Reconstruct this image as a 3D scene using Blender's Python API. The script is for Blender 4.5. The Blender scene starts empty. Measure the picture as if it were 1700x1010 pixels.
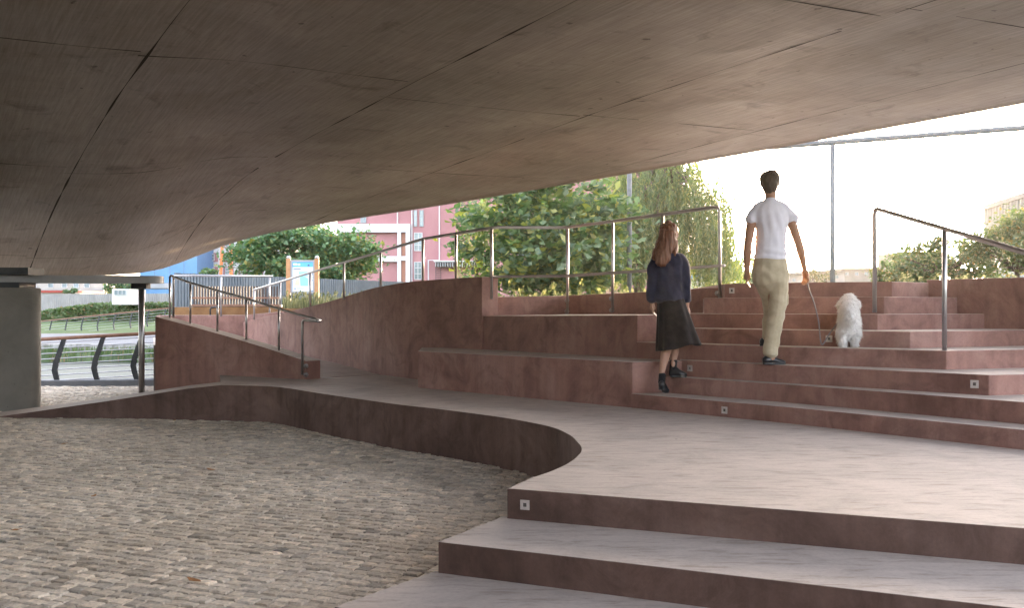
import bpy, bmesh, math, random
from mathutils import Vector, Matrix, noise
from mathutils.geometry import tessellate_polygon
import time; T0 = time.time()
R = math.radians
rnd = random.Random(7)
S = bpy.context.scene
COL = S.collection
# ------------------------------------------------------------------ camera, sky, sun
EYE, YH, F = 0.96, 513.0, 1700.0
cam_d = bpy.data.cameras.new("camera"); cam = bpy.data.objects.new("camera", cam_d); COL.objects.link(cam)
cam.location = (0, 0, EYE); cam.rotation_euler = (R(90), 0, 0)
cam_d.sensor_width = 36; cam_d.lens = 36 * F / 1700; cam_d.shift_y = 8 / 1700
cam_d.clip_start = 0.05; cam_d.clip_end = 3000
S.camera = cam
SUN_AZ, SUN_EL = R(23), R(4.5)
wd = bpy.data.worlds.new("World"); S.world = wd; wd.use_nodes = True
nt = wd.node_tree; bg = nt.nodes['Background']
sky = nt.nodes.new('ShaderNodeTexSky'); sky.sky_type = 'NISHITA'; sky.sun_disc = False
sky.sun_elevation = SUN_EL; sky.sun_rotation = SUN_AZ
sky.air_density = 0.8; sky.dust_density = 2.5; sky.ozone_density = 2.0
hs = nt.nodes.new('ShaderNodeHueSaturation'); hs.inputs['Saturation'].default_value = .5
wb = nt.nodes.new('ShaderNodeMix'); wb.data_type = 'RGBA'; wb.blend_type = 'MULTIPLY'; wb.inputs[0].default_value = 1; wb.inputs[7].default_value = (1.09, .985, .93, 1)
nt.links.new(sky.outputs[0], hs.inputs['Color']); nt.links.new(hs.outputs[0], wb.inputs[6]); nt.links.new(wb.outputs[2], bg.inputs[0]); bg.inputs[1].default_value = 0.15
sl = bpy.data.lights.new("sun", 'SUN'); sl.energy = 1.0; sl.angle = R(0.5); sl.color = (1, .72, .42)
so = bpy.data.objects.new("sun", sl); COL.objects.link(so)
sd = Vector((math.sin(SUN_AZ) * math.cos(SUN_EL), math.cos(SUN_AZ) * math.cos(SUN_EL), math.sin(SUN_EL)))
so.rotation_euler = sd.to_track_quat('Z', 'Y').to_euler(); so.location = (8, 20, 12)
S.view_settings.view_transform = 'Standard'; S.view_settings.look = 'None'
S.view_settings.gamma = 1; S.view_settings.use_curve_mapping = False
S.view_settings.exposure = 4.5

def W(px, py, k):      # a point seen at (px,py) whose scale there is k pixels per metre
    return Vector(((px - 850) / k, F / k, EYE + (YH - py) / k))
def G(px, k, z):
    return Vector(((px - 850) / k, F / k, z))

# ------------------------------------------------------------------ object helpers
def obj(name, bm, mat, parent=None, smooth=False, bevel=0):
    me = bpy.data.meshes.new(name)
    if isinstance(bm, bmesh.types.BMesh):
        bmesh.ops.recalc_face_normals(bm, faces=bm.faces); bm.to_mesh(me); bm.free()
    else:
        me.from_pydata(bm[0], [], bm[1])
    me.update()
    for m in (mat if isinstance(mat, (list, tuple)) else [mat]): me.materials.append(m)
    if smooth:
        for p in me.polygons: p.use_smooth = True
    o = bpy.data.objects.new(name, me); COL.objects.link(o)
    if parent:
        o.parent = parent; o.matrix_parent_inverse = Matrix.Translation(-parent.location)
    if bevel:
        b = o.modifiers.new('bevel', 'BEVEL'); b.width = bevel; b.segments = 2; b.limit_method = 'ANGLE'; b.angle_limit = R(35)
    return o
def tag(o, label, cat, group=None, kind=None):
    if label: o['label'] = label
    if cat: o['category'] = cat
    if group: o['group'] = group
    if kind: o['kind'] = kind
    return o
def thing(name, label, cat, loc=(0, 0, 0), group=None):
    o = bpy.data.objects.new(name, None); o.empty_display_size = .2; COL.objects.link(o); o.location = loc
    return tag(o, label, cat, group)
def struct(o): o['kind'] = 'structure'; return o

def box(bm, a, b):
    x0, y0, z0 = a; x1, y1, z1 = b
    v = [bm.verts.new(p) for p in ((x0,y0,z0),(x1,y0,z0),(x1,y1,z0),(x0,y1,z0),(x0,y0,z1),(x1,y0,z1),(x1,y1,z1),(x0,y1,z1))]
    for f in ((0,3,2,1),(4,5,6,7),(0,1,5,4),(1,2,6,5),(2,3,7,6),(3,0,4,7)): bm.faces.new([v[i] for i in f])
def boxm(*ab):
    bm = bmesh.new()
    for a, b in ab: box(bm, a, b)
    return bm
def hexa(bm, bot, top):
    v = [bm.verts.new(p) for p in list(bot) + list(top)]; n = len(bot)
    bm.faces.new(v[:n][::-1]); bm.faces.new(v[n:])
    for i in range(n):
        j = (i + 1) % n; bm.faces.new([v[i], v[j], v[n + j], v[n + i]])
def prism(bm, top, zb):
    """top: list of 3D points (may be concave); side walls go down to zb"""
    vt = [bm.verts.new(p) for p in top]; n = len(vt)
    vb = [bm.verts.new((p[0], p[1], (zb[i] if isinstance(zb, (list, tuple)) else zb))) for i, p in enumerate(top)]
    if n > 4:
        for tr_ in tessellate_polygon([[Vector((p[0], p[1], 0)) for p in top]]):
            bm.faces.new([vt[i] for i in tr_]); bm.faces.new([vb[i] for i in tr_][::-1])
    else: bm.faces.new(vt); bm.faces.new(vb[::-1])
    for i in range(n):
        j = (i + 1) % n; bm.faces.new([vt[i], vb[i], vb[j], vt[j]])
def tube(bm, pts, r, n=10, r1=None, caps=True):
    pts = [Vector(p) for p in pts]; rings = []; m = len(pts)
    for i, p in enumerate(pts):
        d = (pts[min(i + 1, m - 1)] - pts[max(i - 1, 0)]).normalized()
        if i in (0, m - 1): rr = 1
        else:
            a = (pts[i] - pts[i-1]).normalized(); b = (pts[i+1] - pts[i]).normalized()
            rr = 1 / max(.6, math.sqrt(max(.05, (1 + a.dot(b)) / 2)))
        up = Vector((0, 0, 1)) if abs(d.z) < .9 else Vector((0, 1, 0))
        u = d.cross(up).normalized(); v = u.cross(d).normalized()
        rad = r if r1 is None else r + (r1 - r) * i / (m - 1)
        rings.append([bm.verts.new(p + (u * math.cos(t) + v * math.sin(t)) * rad * rr) for t in [2 * math.pi * k / n for k in range(n)]])
    for a, b in zip(rings, rings[1:]):
        for k in range(n): bm.faces.new([a[k], a[(k+1) % n], b[(k+1) % n], b[k]])
    if caps: bm.faces.new(rings[0][::-1]); bm.faces.new(rings[-1])
def tubem(*a, **k):
    bm = bmesh.new(); tube(bm, *a, **k); return bm
def smooth_path(pts, rad=.06, n=5):
    """round the corners of a polyline"""
    pts = [Vector(p) for p in pts]; out = [pts[0]]
    for i in range(1, len(pts) - 1):
        a, b, c = pts[i-1], pts[i], pts[i+1]
        r_ = min(rad, (a-b).length * .45, (c-b).length * .45)
        p, q = b + (a-b).normalized() * r_, b + (c-b).normalized() * r_
        for k in range(n + 1):
            t = k / n; out.append(p * (1-t)**2 + b * 2*t*(1-t) + q * t*t)
    out.append(pts[-1]); return out
def spline(pts, n=8):
    pts = [Vector(p) for p in pts]; out = []
    P = [pts[0]*2 - pts[1]] + pts + [pts[-1]*2 - pts[-2]]
    for i in range(1, len(P) - 2):
        a, b, c, d = P[i-1:i+3]
        for k in range(n):
            t = k / n
            out.append(.5 * ((2*b) + (c-a)*t + (2*a-5*b+4*c-d)*t*t + (3*b-a-3*c+d)*t**3))
    out.append(pts[-1]); return out
def lerp_list(L, x):
    for a, b in zip(L, L[1:]):
        if a[0] <= x <= b[0]:
            t = (x - a[0]) / (b[0] - a[0]); return [p + (q - p) * t for p, q in zip(a, b)]
    return list(L[0] if x < L[0][0] else L[-1])

# ------------------------------------------------------------------ materials
def mat(name, col, rough=.8, metal=0, spec=.3, build=None):
    m = bpy.data.materials.new(name); m.use_nodes = True
    b = m.node_tree.nodes['Principled BSDF']
    b.inputs['Base Color'].default_value = (*col, 1); b.inputs['Roughness'].default_value = rough
    b.inputs['Metallic'].default_value = metal; b.inputs['Specular IOR Level'].default_value = spec
    if build: build(m.node_tree, b)
    return m
def N(t, typ, **kw):
    n = t.nodes.new(typ)
    for k, v in kw.items():
        if k in n.inputs: n.inputs[k].default_value = v
        else: setattr(n, k, v)
    return n
def coords(t, scale=(1, 1, 1), kind='Object', rot=(0, 0, 0)):
    tc = N(t, 'ShaderNodeTexCoord'); mp = N(t, 'ShaderNodeMapping'); mp.inputs['Scale'].default_value = scale; mp.inputs['Rotation'].default_value = rot
    t.links.new(tc.outputs[kind], mp.inputs[0]); return mp.outputs[0]
def nz(t, vec, scale, detail=6, rough=.6, dist=0):
    n = N(t, 'ShaderNodeTexNoise'); n.inputs['Scale'].default_value = scale; n.inputs['Detail'].default_value = detail
    n.inputs['Roughness'].default_value = rough; n.inputs['Distortion'].default_value = dist
    t.links.new(vec, n.inputs['Vector']); return n.outputs[0]
def ramp(t, fac, stops):
    r = N(t, 'ShaderNodeValToRGB'); e = r.color_ramp.elements
    while len(e) < len(stops): e.new(.5)
    for i, (p, c) in enumerate(stops):
        e[i].position = p; e[i].color = (*c, 1) if len(c) == 3 else c
    t.links.new(fac, r.inputs[0]); return r.outputs[0]
def mixc(t, fac, a, b, mode='MIX'):
    m = N(t, 'ShaderNodeMix'); m.data_type = 'RGBA'; m.blend_type = mode
    for s, v in ((m.inputs[0], fac), (m.inputs[6], a), (m.inputs[7], b)):
        if isinstance(v, (int, float)): s.default_value = v
        elif isinstance(v, tuple): s.default_value = (*v, 1)
        else: t.links.new(v, s)
    return m.outputs[2]
def bump(t, b, h, strength=.3, dist=.01):
    n = N(t, 'ShaderNodeBump'); n.inputs['Strength'].default_value = strength; n.inputs['Distance'].default_value = dist
    t.links.new(h, n.inputs['Height']); t.links.new(n.outputs[0], b.inputs['Normal'])

def concrete(name, dark, mid, light, streak=.55, top=None, rough=.75):
    """pigmented cast concrete: cloudy blotches, vertical run marks, fine grain"""
    def f(t, b):
        v = coords(t)
        big = nz(t, v, 1.1, 8, .62, .6)
        c = ramp(t, big, [(.32, dark), (.5, mid), (.68, light)])
        vs = coords(t, (9, 9, .55))
        st = nz(t, vs, 1.0, 5, .6)
        c = mixc(t, streak, c, ramp(t, st, [(.3, (.62, .58, .56)), (.5, (1, 1, 1)), (.72, (1.25, 1.22, 1.2))]), 'MULTIPLY')
        bl = nz(t, v, 3.2, 8, .7, 1.2)
        c = mixc(t, .6, c, ramp(t, bl, [(.36, (.58, .55, .53)), (.52, (1, 1, 1)), (.7, (1.22, 1.2, 1.18))]), 'MULTIPLY')
        fine = nz(t, v, 60, 4, .7)
        c = mixc(t, .35, c, ramp(t, fine, [(.3, (.75, .75, .75)), (.7, (1.2, 1.2, 1.2))]), 'MULTIPLY')
        if top:  # upward faces paler: sky light painted in, along with dusty foot wear
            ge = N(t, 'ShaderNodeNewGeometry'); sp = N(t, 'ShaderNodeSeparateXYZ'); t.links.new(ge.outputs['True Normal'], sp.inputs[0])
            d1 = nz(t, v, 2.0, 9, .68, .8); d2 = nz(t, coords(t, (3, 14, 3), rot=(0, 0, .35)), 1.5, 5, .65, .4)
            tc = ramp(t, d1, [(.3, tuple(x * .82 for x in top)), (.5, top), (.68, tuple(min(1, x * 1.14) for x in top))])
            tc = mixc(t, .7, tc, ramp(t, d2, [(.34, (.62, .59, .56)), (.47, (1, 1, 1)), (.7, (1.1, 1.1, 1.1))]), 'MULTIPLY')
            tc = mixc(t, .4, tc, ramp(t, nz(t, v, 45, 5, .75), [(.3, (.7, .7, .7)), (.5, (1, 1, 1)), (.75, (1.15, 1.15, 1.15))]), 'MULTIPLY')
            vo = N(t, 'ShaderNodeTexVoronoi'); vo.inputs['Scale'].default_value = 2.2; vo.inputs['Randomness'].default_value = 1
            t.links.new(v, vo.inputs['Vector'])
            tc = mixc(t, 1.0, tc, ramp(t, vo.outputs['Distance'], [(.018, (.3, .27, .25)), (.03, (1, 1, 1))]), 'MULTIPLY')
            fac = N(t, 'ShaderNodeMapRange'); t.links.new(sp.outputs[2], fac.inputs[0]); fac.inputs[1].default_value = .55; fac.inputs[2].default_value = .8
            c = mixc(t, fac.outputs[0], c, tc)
        t.links.new(c, b.inputs['Base Color'])
        bump(t, b, nz(t, v, 25, 8, .7), .25, .01)
    return mat(name, mid, rough, spec=.25, build=f)
M = {}
M['red'] = concrete('red_concrete_shaded', (.092, .056, .046), (.135, .084, .070), (.188, .124, .105), top=(.46, .395, .355))  # darker copy for platform, ramp and front steps, their shade painted in
M['stair'] = concrete('red_concrete_lit', (.20, .105, .086), (.275, .150, .125), (.34, .205, .176), streak=.4, top=(.46, .395, .355))  # upper copy of the concrete: redder pigment, with brighter light painted in

def _soffit(t, b):
    v = coords(t, (1, 1, 1), 'UV')
    v2 = coords(t, (1.2, 26, 1), 'UV'); v3 = coords(t, (26, 1.1, 1), 'UV')
    c = ramp(t, nz(t, v, .45, 8, .6, .5), [(.3, (.205, .172, .145)), (.5, (.27, .23, .197)), (.7, (.34, .293, .256))])
    g1 = nz(t, v2, 1.3, 6, .7, .3); g2 = nz(t, v3, 1.0, 5, .7)
    c = mixc(t, .7, c, ramp(t, g1, [(.3, (.70, .69, .68)), (.5, (1, 1, 1)), (.72, (1.32, 1.32, 1.32))]), 'MULTIPLY')
    c = mixc(t, .45, c, ramp(t, g2, [(.3, (.85, .85, .85)), (.5, (1, 1, 1)), (.72, (1.15, 1.15, 1.15))]), 'MULTIPLY')
    st = nz(t, v, 1.6, 7, .65, .8)
    c = mixc(t, .75, c, ramp(t, st, [(.27, (.34, .31, .29)), (.42, (1, 1, 1))]), 'MULTIPLY')
    sp = nz(t, v, 7, 3, .5, .3)
    c = mixc(t, .9, c, ramp(t, sp, [(.26, (.3, .26, .23)), (.30, (1, 1, 1))]), 'MULTIPLY')
    t.links.new(c, b.inputs['Base Color'])
    rr = ramp(t, g1, [(.3, (.66, .66, .66)), (.7, (.48, .48, .48))])
    rr = mixc(t, 1, rr, ramp(t, nz(t, v, .8, 4, .6, 1.0), [(.38, (1.05, 1.05, 1.05)), (.6, (.85, .85, .85))]), 'MULTIPLY'); t.links.new(rr, b.inputs['Roughness'])
    pat = N(t, 'ShaderNodeTexBrick'); pat.offset = .5; t.links.new(v, pat.inputs['Vector'])
    pat.inputs['Scale'].default_value = 1; pat.inputs['Brick Width'].default_value = 4.1; pat.inputs['Row Height'].default_value = 2.47; pat.inputs['Mortar Size'].default_value = 0
    pat.inputs['Color1'].default_value = (.86, .85, .84, 1); pat.inputs['Color2'].default_value = (1.12, 1.12, 1.12, 1)
    c = mixc(t, .8, c, pat.outputs[0], 'MULTIPLY'); t.links.new(c, b.inputs['Base Color'])
    bump(t, b, g1, .2, .008)
M['soffit'] = mat('soffit_concrete', (.17, .14, .12), .5, spec=.45, build=_soffit)
M['joint'] = mat('joint_shadow_gap', (.035, .027, .022), .9)

def _pier(t, b):
    v = coords(t)
    c = ramp(t, nz(t, v, 2.5, 9, .65, .4), [(.3, (.15, .145, .13)), (.7, (.22, .21, .19))])
    vo = N(t, 'ShaderNodeTexVoronoi'); vo.inputs['Scale'].default_value = 9; t.links.new(v, vo.inputs['Vector'])
    c = mixc(t, 1, c, ramp(t, vo.outputs['Distance'], [(.03, (.4, .4, .4)), (.07, (1, 1, 1))]), 'MULTIPLY')
    t.links.new(c, b.inputs['Base Color']); bump(t, b, nz(t, v, 40, 5), .2)
M['pier'] = mat('pier_concrete', (.3, .3, .28), .85, build=_pier)

def _stone(t, b):
    oi = N(t, 'ShaderNodeVertexColor'); oi.layer_name = 'tint'
    v = coords(t)
    c = mixc(t, .55, oi.outputs[0], ramp(t, nz(t, v, 26, 7, .7), [(.3, (.3, .29, .28)), (.5, (1, 1, 1)), (.72, (1.7, 1.66, 1.6))]), 'MULTIPLY')
    c = mixc(t, .6, c, ramp(t, nz(t, v, .5, 5, .6), [(.35, (.72, .68, .62)), (.62, (1.12, 1.12, 1.12))]), 'MULTIPLY')
    t.links.new(c, b.inputs['Base Color']); bump(t, b, nz(t, v, 90, 6, .7), .9, .012)
M['stone'] = mat('granite_setts', (.28, .27, .25), .7, spec=.35, build=_stone)
def blotch(a, b_, sc, rough=.8, **kw):
    def f(t, b):
        v = coords(t); t.links.new(ramp(t, nz(t, v, sc, 7, .65), [(.35, a), (.65, b_)]), b.inputs['Base Color'])
        bump(t, b, nz(t, v, sc * 6, 5), .15)
    return f
def bmat(name, a, b_, sc=4, rough=.8, metal=0, spec=.3):
    return mat(name, a, rough, metal, spec, blotch(a, b_, sc))
M['sand'] = bmat('joint_sand', (.035, .03, .025), (.06, .05, .04), 20)
M['steel'] = mat('brushed_steel', (.42, .41, .42), .34, 1.0, .5, lambda t, b: t.links.new(ramp(t, nz(t, coords(t, (40, 40, 3)), 2, 4), [(.3, (.26, .26, .26)), (.7, (.46, .46, .46))]), b.inputs['Roughness']))
M['paintsteel'] = bmat('painted_steel', (.10, .103, .11), (.14, .143, .15), 8, .5)
M['white'] = bmat('white_paint', (.50, .50, .52), (.60, .60, .61), 1.5, .7)
M['plate'] = bmat('grey_plate', (.28, .29, .30), (.36, .36, .37), 2, .45)
M['pinkwall'] = bmat('pink_render', (.33, .155, .165), (.385, .19, .20), .3, .85)
M['brownpanel'] = bmat('brown_panel', (.36, .17, .12), (.42, .21, .15), 1, .8)
M['glass'] = mat('window_glass', (.10, .15, .18), .12, 0, .8, blotch((.08, .13, .15), (.22, .28, .32), .8))
M['bluewall'] = bmat('blue_cladding', (.10, .235, .44), (.13, .28, .50), .4, .6)
M['orange'] = bmat('orange_steel', (.62, .17, .06), (.72, .22, .08), 2, .6)
M['beige'] = bmat('beige_render', (.33, .30, .27), (.40, .37, .34), .5, .85)
M['greyroof'] = bmat('grey_roof', (.25, .24, .25), (.34, .33, .33), .4, .8)
M['redroof'] = bmat('red_roof', (.25, .04, .03), (.32, .055, .04), 1, .7)
M['bluemetal'] = bmat('slate_slats', (.10, .125, .155), (.15, .18, .21), 2, .6)
M['wood'] = bmat('handrail_wood', (.19, .10, .07), (.27, .15, .10), 9, .6)
M['darksteel'] = bmat('dark_steel', (.025, .03, .035), (.045, .05, .055), 6, .45)
M['kerb'] = bmat('kerb_stone', (.16, .17, .185), (.22, .225, .235), 3, .85)
M['bankwall'] = mat('bank_wall', (.5, .48, .46), .9, build=lambda t, b: t.links.new(mixc(t, .8, ramp(t, nz(t, coords(t), 1.2, 6), [(.3, (.22, .21, .20)), (.7, (.36, .35, .33))]), ramp(t, nz(t, coords(t, (3, 3, .4)), 1.2, 5, .7), [(.4, (.35, .35, .3)), (.55, (1, 1, 1))]), 'MULTIPLY'), b.inputs['Base Color']))
M['ochre'] = bmat('weathered_ochre', (.16, .075, .03), (.26, .14, .06), 3, .8)
M['grassground'] = bmat('meadow', (.06, .085, .035), (.12, .13, .06), .8, .95)
M['lawn'] = bmat('lawn', (.06, .10, .03), (.105, .15, .05), .6, .95)
M['pathgrey'] = bmat('pale_path', (.17, .17, .175), (.22, .215, .215), 1, .9)
M['water'] = mat('canal_water', (.045, .056, .036), .55, 0, .12, lambda t, b: bump(t, b, nz(t, coords(t, (.6, 3, 1)), 2, 4), .1, .02))
M['bark'] = mat('bark', (.09, .065, .05), .95, build=lambda t, b: (t.links.new(ramp(t, nz(t, coords(t, (8, 8, 1.5)), 3, 6), [(.3, (.05, .035, .028)), (.7, (.16, .12, .09))]), b.inputs['Base Color']), bump(t, b, nz(t, coords(t, (10, 10, 2)), 3, 6), .8, .02)) and None)
M['palebark'] = bmat('pale_bark', (.17, .15, .13), (.30, .27, .23), 3, .9)
def leafmat(name, lo, hi, yel, trans=.5, yf=.62):
    m = bpy.data.materials.new(name); m.use_nodes = True; t = m.node_tree; t.nodes.remove(t.nodes['Principled BSDF'])
    out = [n for n in t.nodes if n.type == 'OUTPUT_MATERIAL'][0]
    v = coords(t); ge = N(t, 'ShaderNodeNewGeometry')
    c = ramp(t, ge.outputs['Random Per Island'], [(0, lo), (yf, hi), (min(.99, yf + .2), yel)])
    c = mixc(t, .5, c, ramp(t, nz(t, v, .9, 5), [(.35, (.6, .7, .6)), (.65, (1.3, 1.2, 1))]), 'MULTIPLY')
    d = N(t, 'ShaderNodeBsdfDiffuse'); tr = N(t, 'ShaderNodeBsdfTranslucent'); gl = N(t, 'ShaderNodeBsdfGlossy'); gl.inputs['Roughness'].default_value = .5
    t.links.new(c, d.inputs[0]); t.links.new(mixc(t, 1, c, (1.0, 1.15, .55), 'MULTIPLY'), tr.inputs[0])
    m1 = N(t, 'ShaderNodeMixShader'); m1.inputs[0].default_value = trans; t.links.new(d.outputs[0], m1.inputs[1]); t.links.new(tr.outputs[0], m1.inputs[2])
    m2 = N(t, 'ShaderNodeMixShader'); m2.inputs[0].default_value = .06; t.links.new(m1.outputs[0], m2.inputs[1]); t.links.new(gl.outputs[0], m2.inputs[2])
    t.links.new(m2.outputs[0], out.inputs[0]); return m
M['leafA'] = leafmat('leaf_round_tree', (.06, .14, .075), (.13, .24, .10), (.30, .25, .06), .35, .8)
M['leafB'] = leafmat('leaf_plane', (.065, .12, .068), (.135, .20, .095), (.30, .29, .08), .52, .74)
M['leafW'] = leafmat('leaf_willow', (.07, .105, .035), (.14, .18, .06), (.26, .24, .07), .5, .75)
M['leafD'] = leafmat('leaf_dark', (.055, .10, .05), (.12, .15, .055), (.24, .16, .05), .55, .8)
M['hedge'] = leafmat('leaf_hedge', (.06, .11, .035), (.12, .19, .06), (.24, .16, .07), .3, .85)
M['dullwhite'] = bmat('weathered_white', (.25, .245, .24), (.32, .31, .30), 1, .8); M['dullbeige'] = bmat('weathered_beige', (.16, .145, .135), (.21, .19, .175), 1, .8)
M['straw'] = leafmat('straw_grass', (.06, .085, .04), (.14, .14, .085), (.30, .27, .20), .4, .5)

# ------------------------------------------------------------------ ground, water, banks (setting)
def sheet(name, pts, m):
    bm = bmesh.new(); bm.faces.new([bm.verts.new(p) for p in pts]); o = obj(name, bm, m); return struct(o)
sheet('ground', [(-225, -55, -1.75), (225, -55, -1.75), (225, 255, -1.75), (-225, 255, -1.75)], M['grassground'])
WZ = -1.6
sheet('canal_water', [(-60, 19.2, WZ), (-6.0, 19.2, WZ), (-6.0, 52, WZ), (-60, 52, WZ)], M['water'])
# near paved terrace under the setts
bm = boxm(((-14, -9, -1.74), (9, 18.42, -.452))); struct(obj('terrace_base', bm, M['sand']))
# granite setts, one sheet of stones
def setts():
    verts = []; faces = []; tint = []
    a = R(-24); ca, sa = math.cos(a), math.sin(a); L, D = .092, .084
    def inside(x, y):
        return -12.5 < x < 3.2 and 3.2 < y < 18.3 and x > -.62 * y - 1.2 and not (x > .6 and y > 8)
    r2 = random.Random(3)
    for j in range(-120, 290):
        off = r2.random() * L; jx = r2.uniform(-.012, .012)
        i = -160
        u = -20 + off
        while u < 16:
            l = L * r2.uniform(.78, 1.25)
            w = j * D + .012 * math.sin(u * 1.7 + j * .3) + .03 * math.sin(u * .5)
            cx, cy = u + l / 2, w
            x, y = cx * ca - cy * sa, cx * sa + cy * ca
            u += l
            if not inside(x, y): continue
            g = r2.uniform(.002, .007); gy = r2.uniform(.003, .008) + (r2.random() < .35) * r2.uniform(.003, .010); hz = -.420 + r2.gauss(-.002, .0035)
            hx, hy = l / 2 - g * .7, D / 2 - gy
            tx, ty = r2.uniform(-.03, .03), r2.uniform(-.05, .05)
            base = len(verts)
            for (k, zz) in ((1.0, -.045), (.99, -.008), (.84, 0)):
                for sx, sy in ((-1, -1), (1, -1), (1, 1), (-1, 1)):
                    qx = sx * hx * k + r2.uniform(-.004, .004); qy = sy * hy * k + r2.uniform(-.004, .004)
                    z = hz + zz + (qx * tx + qy * ty)
                    px, py = cx + qx, cy + qy
                    verts.append((px * ca - py * sa, px * sa + py * ca, z))
            for rr in (0, 4):
                for s in range(4):
                    faces.append((base+rr+s, base+rr+(s+1) % 4, base+rr+4+(s+1) % 4, base+rr+4+s))
            faces.append((base+8, base+9, base+10, base+11))
            q = r2.gauss(1, .16); wv = r2.uniform(-.03, .03)
            tint += [(.60*q + wv*.4, .53*q, .44*q - wv*.4, 1)] * 9
    o = obj('cobble_paving', (verts, faces), M['stone'])
    ca_ = o.data.color_attributes.new('tint', 'FLOAT_COLOR', 'CORNER')
    flat = []
    for p in range(len(faces)): flat += list(tint[p]) * 4
    ca_.data.foreach_set('color', flat)
    return struct(o)
print("t0",time.time()-T0); setts(); print("setts",time.time()-T0)
# canal edge kerb, far bank
bm = bmesh.new(); prism(bm, [G(-200, 93.5, -.34), G(330, 90, -.34), G(330, 88, -.34), G(-200, 91.5, -.34)], -1.8); struct(obj('canal_kerb', bm, M['kerb'], bevel=.02))
bm = bmesh.new(); hexa(bm, [(-80, 50, -1.8), (2, 50, -1.8), (2, 51, -1.8), (-80, 51, -1.8)], [(-80, 50.1, -.85), (2, 50.1, -.75), (2, 51, -.75), (-80, 51, -.85)])
tag(obj('embankment_wall', bm, M['bankwall']), 'stained pale concrete retaining wall on far side of the canal', 'wall')
sheet('bank_path', [(-80, 50.9, -.9), (2, 50.9, -.76), (2, 57, -.25), (-80, 57, -.75)], M['pathgrey'])
sheet('bank_lawn', [(-80, 56.8, -.74), (2, 56.8, -.24), (2, 72, .5), (-80, 72, .1)], M['lawn'])
# raised garden land behind the ramp walls and plaza
bm = boxm(((-16.5 + 8.6, 23.9, -1.74), (60, 48, .98)), ((-12.5, 48.2, -1.74), (220, 250, .96))); struct(obj('garden_terrain', bm, M['grassground']))
# bank of ground reeds at foot of embankment wall
def blades(name, region, n, h, m, lean=.35, w=.012, plume=0, seed=1):
    r2 = random.Random(seed); V = []; Fc = []
    for _ in range(n):
        x, y, z = region(r2); hh = h * r2.uniform(.5, 1.2); a = r2.uniform(0, 6.28); l = lean * hh * r2.random()
        dx, dy = math.cos(a), math.sin(a); ww = w * r2.uniform(.6, 1.3); b = len(V)
        for s, k in ((0, 1), (.5, .8), (1, .15)):
            cx, cy, cz = x + dx * l * s * s, y + dy * l * s * s, z + hh * s * (1 - .15 * s)
            V += [(cx - ww * k, cy - ww * .2, cz), (cx + ww * k, cy + ww * .2, cz)]
        Fc += [(b, b+1, b+3, b+2), (b+2, b+3, b+5, b+4)]
        if plume and r2.random() < plume:
            tx, ty, tz = x + dx * l, y + dy * l, z + hh * .85
            for q in range(4):
                b = len(V); ox = r2.uniform(-.02, .02); s = h * .14
                V += [(tx+ox-.012, ty, tz+q*s*.5), (tx+ox+.014, ty+.01, tz+q*s*.5+.01), (tx+ox+.02, ty, tz+q*s*.5+s), (tx+ox-.006, ty, tz+q*s*.5+s)]
                Fc.append((b, b+1, b+2, b+3))
    return obj(name, (V, Fc), m)
tag(blades('bank_reeds', lambda r: (r.uniform(-33, -14), r.uniform(49.2, 50), WZ), 3500, .75, M['hedge'], w=.03, seed=4), 'green reeds along the water line below the far canal wall', 'reeds', kind='stuff')

# ------------------------------------------------------------------ platform
PZ = .02
front = [(368, 134.6), (415, 135.6), (466, 138.5), (521, 147.7), (567, 155), (613, 162), (665, 169.5), (720, 176), (780, 184), (841, 193), (880, 200.5), (909, 207), (926, 212.5), (939, 219), (950, 226), (958, 235), (963, 241), (965, 247), (964, 253), (960, 258), (952, 266), (939, 275), (925, 282), (909, 289), (882, 298.5), (841.6, 317.7)]
fp = [G(a, k, PZ) for a, k in front]
fp = spline(fp[:-1], 3) + [fp[-1]]
right = [G(1700, 388, PZ), G(2300, 437, PZ), (6.5, 3.9, PZ), (8.8, 6.0, PZ), (8.8, 12.0, PZ), G(1100, 130, PZ), G(700, 120, PZ), G(625, 116.5, PZ), G(505, 124.0, PZ)]
bm = bmesh.new(); prism(bm, [Vector(p) for p in fp + right], -.5)
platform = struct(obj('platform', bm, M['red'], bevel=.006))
# sloping wing of the platform edge running down to the setts at the left
wing = [(368, 134.6, PZ - .001), (310, 133.6, -.035), (258, 132.6, -.105), (160, 131.8, -.225), (66, 131.2, -.335), (0, 131, -.405), (-60, 131, -.47)]
top = [G(a, k, z) for a, k, z in wing]; back = [G(a + 8, k - 6, z) for a, k, z in wing]; back[0] = G(376, 128, PZ - .001)
bm = bmesh.new()
for i in range(len(wing) - 1):
    a, b, c, d = top[i+1], top[i], back[i], back[i+1]
    q = [a, b, c, d]; vt = [bm.verts.new(p) for p in q]; vb = [bm.verts.new((p.x, p.y, -.55)) for p in q]
    bm.faces.new(vt); bm.faces.new([vb[0], vb[1], vt[1], vt[0]]); bm.faces.new([vb[2], vb[3], vt[3], vt[2]])
bmesh.ops.remove_doubles(bm, verts=bm.verts, dist=.0001)
struct(obj('platform_slope', bm, M['red']))
# filler between wing, platform and the left wall foot
bm = bmesh.new(); prism(bm, [G(366, 128.0, PZ - .003), G(367, 134.4, PZ - .003), G(420, 134, PZ - .003), G(520, 133, PZ - .003), G(515, 118, PZ - .003), G(365, 115, PZ - .003)], -.5)
struct(obj('platform_back_corner', bm, M['red']))
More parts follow.
